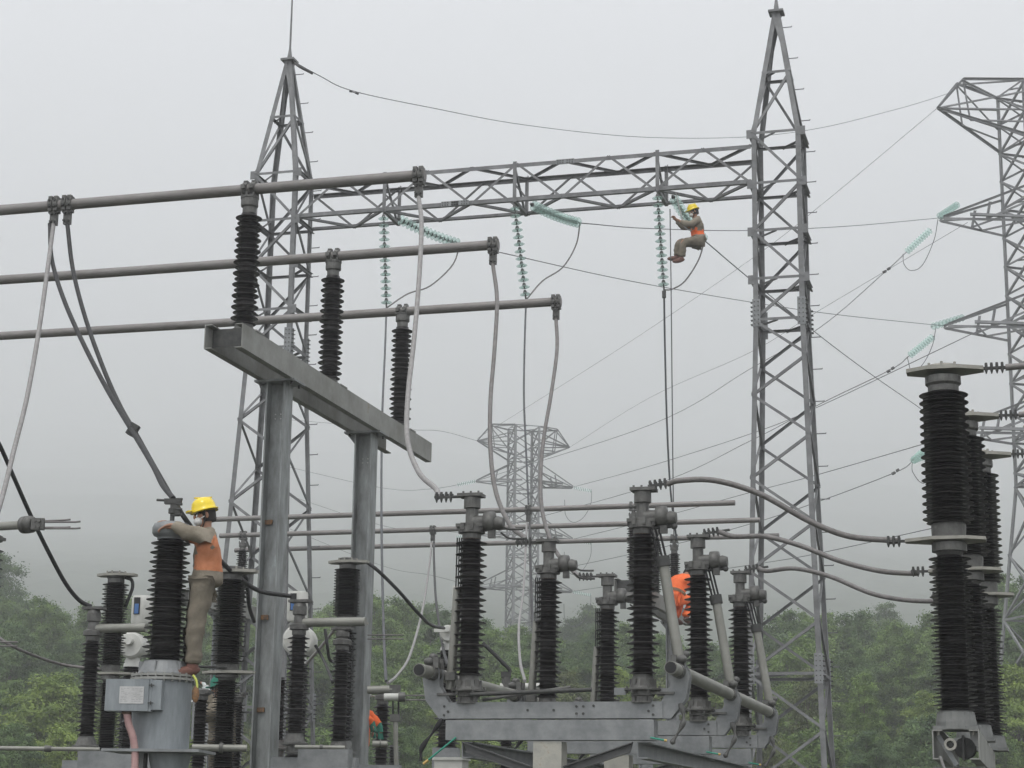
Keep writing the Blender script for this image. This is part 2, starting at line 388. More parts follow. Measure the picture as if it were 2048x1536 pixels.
# ------------------------------------------------------------------ transmission pylons
pu = V((.9615, .275, 0)); pv_ = V((-.275, .9615, 0))
def pylon(cx, cy, zs, w0, half, label, near):
    c = V((cx, cy, 0)); th = Thing('transmission_tower', label, 'pylon', (cx, cy, hgt(cx, cy)), group='double circuit lattice pylons')
    zt_, zarm, zflare = zs
    m = M_pyl; leg, br = (.18, .095) if near else (.2, .09)
    L = [(zt_, w0)]; z = zt_
    while z > zflare+.6: z -= 1.42; L.append((z, w0))
    k = len(L)-1; L[k] = (zflare, w0); zf = zflare
    while z > hgt(cx, cy)+.5:
        hh = L[-1][1]*.95; z = max(hgt(cx, cy)+.3, z-hh); L.append((z, w0+(zf-z)*.19))
    hz_ = list(range(0, len(L), 2)); hz_.append(k)
    lattice_body(th, c, pu, pv_, L, m, leg, br, sorted(set(hz_)), cross=True)
    def P(a, r, z): return c+pu*a+pv_*r+Z*z
    h = w0/2
    # earth wire beam: deep box truss across the top
    zb_ = zt_-1.45
    for s in (-1, 1):
        tip = P(s*half, 0, zb_+.0); T1 = P(s*(half-1.25), 0, zt_+.05)
        for r in (-h, h):
            th.part('arm_chord', bar_on_face(P(s*h, r, zt_), P(s*(half-1.25), r*.25, zt_+.05), br*1.2, pv_), m)
            th.part('arm_chord', bar_on_face(P(s*(half-1.25), r*.25, zt_+.05), tip, br*1.2, pv_), m)
            th.part('arm_chord', bar_on_face(P(s*h, r, zt_-2.75), tip, br*1.2, pv_), m)
            th.part('arm_brace', bar_on_face(P(s*(half-1.25), r*.25, zt_), P(s*(half-1.5), r*.3, zb_-.55), br, pv_), m)
            th.part('arm_brace', bar_on_face(P(s*(half-1.25), r*.25, zt_), P(s*h, r, zt_-1.6), br, pv_), m)
            th.part('arm_brace', bar_on_face(tip, P(s*h, r, zt_-.6), br, pv_), m)
            th.part('arm_brace', bar_on_face(tip, P(s*h, r, zt_-1.5), br, pv_), m)
            th.part('arm_brace', bar_on_face(P(s*(half-1.5), r*.3, zb_-.55), P(s*h, r, zt_-2.1), br, pv_), m)
        th.part('arm_brace', bar_on_face(P(s*h, -h, zt_), P(s*(half-1.25), .2, zt_), br, Z), m)
        th.part('arm_brace', bar_on_face(P(s*h, h, zt_), P(s*(half-1.25), -.2, zt_), br, Z), m)
    tips = []
    for za in zarm:
        for s in (-1, 1):
            ln = half if s < 0 else half+.3
            for r in (-h, h):
                th.part('arm_chord', bar_on_face(P(s*h, r, za), P(s*ln, r*.15, za), br*1.3, Z), m)
                th.part('arm_chord', bar_on_face(P(s*h, r, za+1.7), P(s*ln, r*.15, za+.05), br*1.1, pv_), m)
                th.part('arm_brace', bar_on_face(P(s*(h+(ln-h)*.5), r*.55, za), P(s*h, r, za+.9), br, pv_), m)
                th.part('arm_brace', bar_on_face(P(s*(h+(ln-h)*.5), r*.55, za), P(s*(h+(ln-h)*.45), r*.55, za+.85), br, pv_), m)
            a_, b_ = P(s*h, -h, za), P(s*ln, .1, za)
            for q in range(3):
                f1, f2 = q/3, (q+1)/3; e = 1 if q % 2 else -1
                th.part('arm_brace', bar_on_face(P(s*(h+(ln-h)*f1), e*h*(1-f1*.85), za), P(s*(h+(ln-h)*f2), -e*h*(1-f2*.85), za), br, Z), m)
            th.part('tip_bar', bar_on_face(P(s*(ln-1.1), -h*.55, za+.12), P(s*h*.4, -h-.1, za+.14), br*1.7, pv_), m)
            tips.append(P(s*ln, 0, za))
    return tips, P(-half, 0, zb_), P(half, 0, zb_)
cyR = 86.; xR = (W(2092, 700, cyR)).x
zR = lambda py: zat(xR-4.4*.96, cyR-1.2, py)
ztop = zat(xR-3, cyR-.8, 170)
armsR = [zR(441), zR(655), zR(866)]
tipsR, eR1, eR2 = pylon(xR, cyR, (ztop, armsR, zat(xR, cyR, 968)), 2.5, 5.15, 'near pylon cut off by the right edge of the picture, with cross arms reaching left', True)
cyF = 165.; xF = W(1046, 1000, cyF).x
tipsF, eF1, eF2 = pylon(xF, cyF, (zat(xF, cyF, 856), [zat(xF, cyF, 968), zat(xF, cyF, 1073), zat(xF, cyF, 1178)], zat(xF, cyF, 1262)), 2.35, 4.25, 'pale misty pylon in the distance above the trees, centre of the picture', False)

# ------------------------------------------------------------------ glass insulator strings
def disc_mesh():
    me = MB().lathe([(.0, .036), (.05, .034), (.085, .022), (.118, .004), (.127, -.006), (.124, -.012), (.10, -.004), (.095, -.022), (.088, -.004), (.07, -.001), (.065, -.02), (.058, 0), (.03, .008), (.0, .008)], n=20, caps=False).mesh('glass_disc')
    me.materials.append(M_glass); return me
def cap_mesh():
    me = MB().lathe([(.0, .10), (.022, .10), (.03, .085), (.042, .06), (.048, .034), (.048, .028)], n=10, caps=False).lathe([(.018, .01), (.018, -.045), (.0, -.045)], n=8, caps=False).mesh('disc_cap')
    me.materials.append(M_dark); return me
D_ME, C_ME = disc_mesh(), cap_mesh()
def string(p1, p2, n, label, caps=True, sag=0, group='glass disc insulator strings', s=1.):
    p1, p2 = V(p1), V(p2); th = Thing('insulator_string', label, 'insulator string', p1, group=group)
    d = p2-p1
    for i in range(n):
        f = (i+.8)/(n+.6); p = p1+d*f-Z*sag*4*f*(1-f)
        tt = (d-Z*sag*4*(1-2*f)).normalized()
        q = (-tt).to_track_quat('Z', 'Y').to_matrix().to_4x4()
        o = bpy.data.objects.new('glass_disc', D_ME); COL.objects.link(o); o.parent = th.o
        o.matrix_local = Matrix.Translation(p-p1) @ q @ Matrix.Scale(s, 4)
        if caps: c_ = bpy.data.objects.new('disc_cap', C_ME); COL.objects.link(c_); c_.parent = o
    th.part('end_fitting', MB().tube([p1, p1+d*.05], .016, 6).tube([p2-d*.04, p2], .02, 6), M_dark)
    return th
hang = []
for i, (px, py0, py1, pxb) in enumerate(((771, 462, 616, 773), (1043, 442, 600, 1052), (1325, 416, 580, 1328))):
    p = pt_b(POSTS[i], -hd-.03, zb-.06); q = V((p.x, p.y, zat(p.x, p.y, py1)))
    q += (W(pxb, py1, q.y)-q)*1.0
    hang.append(q)
    string(p, q, 13, ['hanging glass disc string nearest the left gantry tower', 'hanging glass disc string at the middle of the gantry beam', 'hanging glass disc string beside the seated worker'][i])
tens = []
for i, (x1, y1, x2, y2) in enumerate(((795, 436, 920, 488), (1062, 408, 1160, 446), (1345, 392, 1409, 481))):
    p = W(x1, y1, 41.6-.269*(i-1)*3-.2); q = W(x2, y2, p.y+1.15)
    tens.append(q)
    string(p, q, 15, ['slanting glass tension string left of the middle, behind the busbars', 'slanting glass tension string at the middle post of the gantry beam', 'slanting glass tension string held by the seated worker'][i], sag=.05)

def cable(name, pts, r, m, label, cat, group=None, k=6, n=8):
    return single(name, MB().tube(spline(pts, k), r, n), m, label, cat, group)
def pxs(lst): return [W(*p) for p in lst]
# jumper loops from tension string to the foot of the hanging string
for i, l in enumerate(([(920, 492), (905, 530), (860, 572), (815, 588), (783, 612)], [(1160, 450), (1152, 490), (1125, 535), (1085, 562), (1062, 592)], [(1409, 486), (1397, 520), (1370, 562), (1345, 578), (1331, 579)])):
    y0 = tens[i].y; y1 = hang[i].y
    pts = [tens[i]]+[W(x, y, y0+(y1-y0)*(j+1)/5) for j, (x, y) in enumerate(l[1:-1])]+[hang[i]]
    cable('jumper_wire', pts, .017, M_cabm, ['drooping jumper wire under the left tension string', 'drooping jumper wire under the middle tension string', 'drooping jumper wire below the seated worker'][i], 'jumper wire', 'jumper wires on the gantry')
# conductors to the near pylon
def line(pts, r, label, group, extra=None):
    return cable('overhead_wire', pts, r, M_wire, label, 'overhead wire', group, k=8, n=6)
GW = 'overhead wires to the near pylon'
line([tens[0]]+pxs([(1010, 507, 47), (1250, 560, 59), (1500, 604, 70), (1680, 630, 77)])+[tipsR[2]], .014, 'sagging overhead wire from the left tension string to the middle arm of the near pylon', GW)
line([tens[1]]+pxs([(1300, 457, 55), (1500, 461, 66), (1700, 452, 76)])+[tipsR[0]+Z*.05], .014, 'nearly level overhead wire from the middle tension string to the upper pylon arm', GW)
line([tens[2]]+pxs([(1500, 558, 50), (1635, 668, 60), (1740, 747, 70), (1845, 820, 78)])+[tipsR[4]], .014, 'overhead wire falling steeply from the seated worker to behind the right gantry tower', GW)
topL = V((cL.x, cL.y, Z_[24]))
line([topL+A*.1]+pxs([(640, 152, 43.5), (706, 182, 45), (860, 215, 50), (1050, 250, 57), (1280, 274, 64), (1490, 274, 71), (1640, 256, 76), (1780, 222, 80), (1850, 202, 83), (1905, 184, 85)]), .011, 'thin earth wire sagging from the left tower peak to the near pylon top', GW)
th = Thing('vibration_damper', 'small dumbbell damper hanging on the earth wire near the left tower', 'damper', W(707, 186, 45))
th.part('weight', MB().tube(pxs([(699, 182, 45), (704, 183, 45)]), .03, 8), M_dark); th.part('weight', MB().tube(pxs([(711, 185, 45), (717, 188, 45)]), .03, 8), M_dark)
th.part('bar', MB().tube(pxs([(699, 182, 45), (717, 188, 45)]), .012, 6), M_dark)
cable('earth_clamp', [topL+A*.08]+pxs([(600, 134, 43.2), (625, 147, 43.4)]), .03, M_dark, 'thick clamp where the earth wire meets the left tower peak', 'wire clamp')
# near pylon strings and spans between the pylons
tipn = ['upper', 'middle', 'lower']; GP = 'overhead wires between the two pylons'
SP = [((1895, 428), (1917, 408), (1863, 458), (1812, 505)), ((1880, 648), (1930, 634), (1868, 672), (1818, 712)), ((1842, 915), (1870, 905), (1850, 900), (1826, 922))]
for k in range(3):
    tp = tipsR[k*2]; s = SP[k]
    string(W(*s[1], tp.y+1.4), W(s[0][0]-18, s[0][1]+6, tp.y-.2), 9, 'short glass string on the %s left arm of the near pylon' % tipn[k], caps=False, group='glass strings on the near pylon', s=1.35)
    q = W(*s[3], tp.y+1.6)
    string(W(*s[2], tp.y+.2), q, 11, 'slanting glass string below the %s left arm of the near pylon' % tipn[k], caps=False, group='glass strings on the near pylon', s=1.35)
    e = tipsF[k*2]
    l = [[(1772, 542, 90), (1640, 655, 102), (1500, 738, 116), (1300, 850, 136)], [(1780, 740, 90), (1640, 808, 102), (1500, 882, 116), (1300, 972, 136)], [(1790, 945, 90), (1640, 1002, 102), (1500, 1048, 116), (1300, 1100, 136)]][k]
    line([q]+pxs(l)+[e], .02, 'overhead wire from the %s slanting string of the near pylon down to the misty pylon' % tipn[k], GP)
    e = tipsF[k*2+1]
    l = [[(1960, 660, 88), (1640, 812, 103), (1500, 868, 120), (1300, 932, 142)], [(1960, 855, 88), (1640, 948, 103), (1500, 985, 120), (1300, 1040, 142)], [(1960, 1035, 88), (1640, 1106, 103), (1500, 1130, 120), (1300, 1160, 142)]][k]
    line(pxs(l)+[e], .02, '%s overhead wire reaching the right arm of the misty pylon' % tipn[k], GP)
    # jumper loops
    lp = [[(1876, 438), (1868, 480), (1845, 530), (1822, 541), (1808, 528), (1806, 508)], [(1872, 655), (1865, 690), (1850, 722), (1832, 742), (1822, 742), (1815, 716)], [(1858, 935), (1850, 965), (1838, 962), (1826, 945), (1824, 935), (1825, 924)]][k]
    cable('jumper_wire', [W(x, y, tp.y+i*.3) for i, (x, y) in enumerate(lp)], .016, M_cabk, 'black jumper loop under the %s left arm of the near pylon' % tipn[k], 'jumper wire', 'jumper loops on the near pylon')
    dx, dy = [(1773, 541), (1781, 740), (1791, 944)][k]
    th = Thing('vibration_damper', 'small damper on the wire left of the %s slanting glass string' % tipn[k], 'damper', W(dx, dy, 90))
    th.part('weight', MB().tube(pxs([(dx-7, dy+4, 90), (dx-1, dy+1, 90)]), .07, 8), M_dark); th.part('weight', MB().tube(pxs([(dx+2, dy-2, 90), (dx+7, dy-5, 90)]), .07, 8), M_dark)
    # misty pylon strings and loops
    for s in (0, 1):
        tp = tipsF[k*2+s]; sg = -1 if s == 0 else 1; x, y = proj(tp)
        mb = MB()
        for j in range(10): mb.lathe([(.03, -.05), (.16, -.03), (.16, .02), (.03, .06)], W(x+sg*4+sg*j*3.6, y+1+j*.7, tp.y), W(x+sg*36, y+8, tp.y)-W(x, y, tp.y), 8)
        th = Thing('insulator_string', 'tiny glass string at the %s %s arm tip of the misty pylon' % (tipn[k], 'left' if s == 0 else 'right'), 'insulator string', tp, group='glass strings on the misty pylon')
        th.part('glass_discs', mb, M_glass)
        if s: cable('jumper_wire', [W(x+38, y+8, tp.y), W(x+36, y+35, tp.y), W(x+20, y+62, tp.y), W(x, y+70, tp.y), W(x-14, y+55, tp.y), W(x-16, y+25, tp.y)], .022, M_wire, 'faint jumper loop under the %s right arm of the misty pylon' % tipn[k], 'jumper wire', 'jumper loops on the misty pylon')
line([eR1]+pxs([(1820, 262, 92), (1640, 412, 104), (1500, 520, 116), (1250, 690, 138)])+[eF1+Z*.2], .013, 'thin earth wire from the near pylon tip to the misty pylon top left', GP)
line(pxs([(1935, 445, 95), (1640, 620, 108), (1500, 705, 122), (1300, 795, 142)])+[eF2], .013, 'thin earth wire reaching the top right of the misty pylon', GP)
for i, (a, l) in enumerate(((eF1, [(880, 862, 170), (800, 858, 180), (560, 838, 210)]), (tipsF[0], [(860, 978, 172), (760, 975, 185), (560, 930, 215)]), (tipsF[2], [(860, 1060, 172), (760, 1050, 185), (560, 985, 215)]), (tipsF[4], [(860, 1150, 172), (760, 1130, 185), (560, 1050, 215)]))):
    line([a]+pxs(l), .02, 'faint overhead wire leaving the misty pylon to the left, %s' % ['topmost', 'second from the top', 'third from the top', 'lowest'][i], 'faint wires left of the misty pylon')

# ------------------------------------------------------------------ porcelain
M_cast2 = mat('weathered_casting', (.12, .125, .12), (.19, .195, .185), 9, .6, .2, .1)
_pc = {}
def porcelain(n, L, rc, rb, rs, taper=1., seg=36):
    """n pairs of alternating large and small sheds over length L; taper = bottom radius over top radius"""
    key = (n, round(L, 3), rc, rb, rs, taper)
    if key in _pc: return _pc[key]
    p = L/n; prof = [(rc*taper*.97, 0), (rc*taper, .004)]
    for i in range(n):
        for j, (rr, fr) in enumerate(((rs, .0), (rb, .5))):
            z = (i+fr)*p + p*.12; k = taper+(1-taper)*(z/L); a, r_ = rc*k, rr*k
            dz = p*.5
            prof += [(a, z-dz*.15), (a+(r_-a)*.5, z-dz*.06), (r_-.008, z-dz*.13), (r_-.001, z-dz*.10), (r_, z-dz*.03), (r_-.006, z+dz*.02), (a+(r_-a)*.45, z+dz*.20), (a+.004, z+dz*.36)]
    prof += [(rc, L)]
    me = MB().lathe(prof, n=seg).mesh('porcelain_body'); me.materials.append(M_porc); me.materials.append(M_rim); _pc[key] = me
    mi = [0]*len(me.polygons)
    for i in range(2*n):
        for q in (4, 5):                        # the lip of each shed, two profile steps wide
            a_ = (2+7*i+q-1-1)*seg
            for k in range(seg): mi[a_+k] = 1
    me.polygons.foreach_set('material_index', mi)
    return me
def top_cap(r, h):
    return MB().lathe([(r*.78, 0), (r*.78, h*.35), (r*.86, h*.4), (r*.98, h*.42), (r, h*.5), (r, h*.86), (r*1.06, h*.88), (r*1.06, h)], n=20, smooth=False).bolts([V((r*1.0*cos(k*pi/4), r*1.0*sin(k*pi/4), h+.01)) for k in range(8)], Z, .012, .05)
def ring_clamp(mb, c, rp, axis='a', w=.07):
    ax_ = V((1, 0, 0))
    c = V(c)
    mb.lathe([(rp+.004, -w/2), (rp+.018, -w/2), (rp+.018, w/2), (rp+.004, w/2)], c, ax_, 18, smooth=False)
    return mb

# ------------------------------------------------------------------ busbar support at the front left
Y1 = 21.0
def bus_support(base, pairs, zbot, ztop, cols, label, near_r, far_r, gap, ncut=0, m_col=None):
    th = Thing('busbar_support', label, 'steel support', base, grid=True, group='steel busbar supports')
    h = ztop-zbot
    th.part('channel_beam', MB().channel(V((-gap/2, near_r-.02, zbot)), V((-gap/2, far_r-ncut, zbot)), h, .09, .012, Z, V((1, 0, 0))), M_beam)
    th.part('channel_beam', MB().channel(V((gap/2, near_r, zbot)), V((gap/2, far_r, zbot)), h, .09, .012, Z, V((-1, 0, 0))), M_beam)
    for r in pairs: th.part('cross_plate', MB().box((0, r, ztop+.008), gap+.02, .24, .016), M_beam)
    th.part('end_plate', MB().box((0, near_r+.16, (zbot+ztop)/2+.02), gap-.05, .01, h*.75), M_dark)
    for r in cols:
        H, B, tf = .24, .27, .02
        mb = MB(); zt = zbot-.03
        prof = [(-H/2, -B/2), (-H/2+tf, -B/2), (-H/2+tf, -.008), (H/2-tf, -.008), (H/2-tf, -B/2), (H/2, -B/2), (H/2, B/2), (H/2-tf, B/2), (H/2-tf, .008), (-H/2+tf, .008), (-H/2+tf, B/2), (-H/2, B/2)]
        mb.prism(prof, (0, r, 0), (0, r, zt), (1, 0, 0), (0, 1, 0))
        th.part('column', mb, m_col or M_galv2)
        th.part('head_plate', MB().box((0, r, zt+.014), gap+.06, B+.1, .026), M_galv)
        th.part('gusset', MB().prism([(0, 0), (-.13, .0), (0, -.16)], (-H/2-.002, r-.05, zt), (-H/2-.002, r-.035, zt), (1, 0, 0), Z), M_galv)
        th.part('bolts', MB().bolts([V((s*gap/2.3, r+q, zt-.01)) for s in (-1, 1) for q in (-.12, .12)], Z, .016, .05), M_dark, kind='stuff')
        th.part('base_plate', MB().box((0, r, .015), .45, .45, .03), M_galv)
    return th
b1 = W(446, 700, Y1); o1 = V((b1.x, b1.y, 0))
zb1 = zat(W(488, 695, Y1).x, Y1, 697); zt1 = zb1+.285
def rr(px, py, o, z):           # distance along R from origin o at which column px is reached
    lo, hi = -3, 30.
    for _ in range(40):
        m = (lo+hi)/2
        if proj(o+R*m+Z*z)[0] < px: lo = m
        else: hi = m
    return lo
c1, c2 = rr(560, 770, o1, zb1), rr(733, 870, o1, zb1)
posts_r = [rr(x_, 700, o1+A*.03, zt1) for x_ in (487, 658, 799)]
far1 = rr(833, 900, o1, zb1)
sup = bus_support(o1, posts_r, zb1, zt1, [c1, c2], 'big weathered steel busbar support on two tall columns, front left', 0, far1, .46, .75)
for px, py, s in ((542, 1045, c1), (535, 1235, c1), (530, 1420, c1)):
    z = zat((o1+R*s).x, (o1+R*s).y, py)
    sup.part('rusty_bracket', MB().box((-.06, s-.03, z), .10, .02, .055), M_orust)
for s, py in ((c1, 838), (c2, 926)):
    z = zat((o1+R*s).x, (o1+R*s).y, py)
    sup.part('bolt_holes', MB().bolts([V((dx, s-.012, z+dz)) for dx in (-.035, .035) for dz in (0, .055)], V((0, 1, 0)), .008, .012), M_name, kind='stuff')

def bus_post(p, L, cap, r0, zpipe, rp, label, scale=1., n=10, group='black post insulators under the busbars'):
    """p: foot; sheds over L, stepped cap, clamp gripping the pipe at zpipe (relative)"""
    th = Thing('post_insulator', label, 'post insulator', p, grid=True, group=group)
    th.part('base_flange', MB().lathe([(r0*.95, 0), (r0*.95, .03), (r0*.72, .05), (r0*.68, .1)], n=20, smooth=False), M_cast)
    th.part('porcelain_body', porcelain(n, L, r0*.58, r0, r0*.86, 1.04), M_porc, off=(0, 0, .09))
    th.part('top_cap', top_cap(r0*.66, cap), M_cast, off=(0, 0, .09+L))
    mb = MB(); z = zpipe
    for s in (-.05, .05): ring_clamp(mb, (s, 0, z), rp, w=.055)
    mb.box((0, 0, z-rp-.03), .18, .1, .03); mb.lathe([(.05, 0), (.035, z-rp-.03-(.09+L+cap))], (0, 0, .09+L+cap), n=12)
    for s in (-.05, .05):
        for e in (-1, 1): mb.box((s, e*(rp+.03), z), .05, .05, .05)
        mb.box((s, 0, z+rp+.022), .05, .07, .02)
    th.part('bus_clamp', mb, M_cast)
    return th
RP = .065
names = ['nearest and tallest looking', 'middle', 'farthest']
bus_end_px = [845, 992, 1117]; bus_ends = []; bus_p = []
for i in range(3):
    p = o1+R*posts_r[i]+A*.03; zf = zt1+.016
    zpipe = zat(p.x, p.y, (378, 512, 622)[i])-zf
    Ls = zat(p.x, p.y, (428, 553, 655)[i])-zf-.09
    cap = .22
    bus_post(V((p.x, p.y, zf)), Ls, cap*.95, .155, zpipe, RP, '%s black post insulator on the front left busbar support' % names[i])
    # pipe
    q0 = V((p.x, p.y, zf+zpipe)); lo, hi = 0, 12.
    for _ in range(40):
        m_ = (lo+hi)/2
        if proj(q0+A*m_)[0] < bus_end_px[i]+5: lo = m_
        else: hi = m_
    pe = q0+A*lo; bus_ends.append(pe); bus_p.append(q0)
    ps = q0-A*9
    mb = MB().tube([ps, ps*.5+pe*.5-Z*.015, pe], RP, 20)
    # open pipe mouth: recessed dark disc
    single('busbar', mb, M_pipe, ['front aluminium busbar tube crossing the upper left, topmost of three', 'middle aluminium busbar tube at the upper left', 'lowest of the three big aluminium busbar tubes at the left'][i], 'busbar', 'big busbar tubes')

def drop_clamp(th, c, name='clamp', drop=.17, rp=RP, par=None):
    """collar on a pipe plus bolted tongue hanging below, in the yard axes around world point c"""
    G = GR.to_3x3(); c = V(c)-th.loc; mb = MB()
    for s in (-.035, .035):
        mb.lathe([(rp+.003, -.028), (rp+.02, -.028), (rp+.02, .028), (rp+.003, .028)], c+A*s, A, 20, smooth=False)
        for zz in (-1, 1): mb.box(c+A*s-R*(rp*.6)+Z*zz*(rp+.01), .05, .05, .035, G)
    mb.box(c-Z*(rp+.03), .13, .07, .04, G); mb.box(c-Z*(rp+.03+drop/2), .09, .05, drop, G)
    o = th.part(name, mb_shift(mb, th), M_cast, par)
    b = MB().bolts([c-R*.035+A*s-Z*(rp+.03+drop*f) for s in (-.025, .025) for f in (.2, .75)]+[c-R*(rp+.012)+A*s+Z*zz for s in (-.035, .035) for zz in (-.035, .035)], R, .016, .035)
    th.part('bolts', mb_shift(b, th), M_dark, o, kind='stuff')
def mb_shift(mb, th):
    mb.v = [(v[0]+th.loc.x, v[1]+th.loc.y, v[2]+th.loc.z) for v in mb.v]; return mb
def bolted_lug(th, p, d, n=4, s=1.):
    """row of bolted clips where a flexible cable meets a terminal plate"""
    p, d = V(p), V(d).normalized(); side = d.cross(Z).normalized(); upv = side.cross(d).normalized()
    M = Matrix((d, side, upv)).transposed(); mb = MB(); L = .055*n*s
    mb.box(p+d*(L/2+.05), L+.10, .06*s, .022*s, M)
    for k in range(n):
        q = p+d*(k+.5)*.055*s
        mb.box(q+upv*.025*s, .03*s, .07*s, .025*s, M)
        mb.lathe([(.016*s, .015*s), (.016*s, -.03*s), (.004, -.065*s)], q+side*.02*s, upv, 6, smooth=False)
        mb.lathe([(.014*s, .03*s), (.014*s, .055*s)], q+side*.02*s, upv, 6, smooth=False)
    th.part('cable_lug', mb, M_dark)

# ------------------------------------------------------------------ middle disconnectors
YD = 16.8
pL1 = W(941, 1200, YD); dsep = 1.545; dR = 2.75
d0 = V((pL1.x, pL1.y, 0))                       # foot of the left pole, first phase
zsb, zst = zat(d0.x, d0.y, 1352), zat(d0.x, d0.y, 1078)
zbt, zbb, zlb = zat(d0.x, d0.y, 1405), zat(d0.x, d0.y, 1438.5), zat(d0.x, d0.y, 1481)
zplate = zat(d0.x, d0.y, 988)
LS = zst-zsb
def ds_head(th, a, s, mirror):
    """head casting above the sheds: flanged collar, neck column, top plate, contact hub"""
    z0 = zst; P = lambda x, y, z: V((a+x, y, z))
    c = MB().lathe([(.085, 0), (.085, .045), (.12, .05), (.12, .10), (.10, .105), (.10, .135)], P(0, 0, z0), n=20, smooth=False)
    for k in range(8): c.box(P(.118*cos(k*pi/4+.3), .118*sin(k*pi/4+.3), z0+.10), .03, .03, .06)
    c.box(P(0, 0, z0+.115), .25, .17, .03)
    top = th.part('head_casting', c, M_cast)
    th.part('rusted_collar', MB().lathe([(.078, -.02), (.082, .03)], P(0, 0, z0), n=20), M_rust, top)
    n = MB().lathe([(.06, .12), (.052, .20), (.05, .27), (.075, .275), (.075, .37), (.062, .375), (.062, zplate-z0-.025)], P(0, 0, z0), n=18, smooth=False)
    for k in range(4): n.box(P(.05*cos(k*pi/2+.6), .05*sin(k*pi/2+.6), z0+.2), .015, .015, .15)
    th.part('neck', n, M_cast)
    tp = MB().box(P(-.01 if not mirror else .01, 0, zplate-.015), .22, .16, .028)
    tp.bolts([P(x, y, zplate+.008) for x in (-.07, 0, .07) for y in (-.05, .05)], Z, .011, .02)
    th.part('terminal_plate', tp, M_cast)
    hub = MB().tube([P(.02, 0, z0+.15), P(.13, -.01, z0+.15)], [.06, .055], 14).lathe([(.04, -.05), (.085, -.045), (.09, .0), (.085, .045), (.05, .05)], P(.17, -.02, z0+.15), (1, 0, 0), 16).lathe([(.05, -.04), (.065, 0), (.05, .05)], P(.25, -.02, z0+.13), (1, 0, 0), 12)
    hub.box(P(.19, -.02, z0+.045), .06, .05, .09)
    h = th.part('contact_hub', hub, M_cast)
    if not mirror:
        for y, zz in ((-.03, .13), (.03, .055)):
            th.part('contact_finger', MB().tube(spline([P(.26, y, z0+zz), P(.33, y, z0+zz-.05), P(.42, y, z0+zz-.06), P(.48, y, z0+zz-.06)]), .010, 6), M_dark)
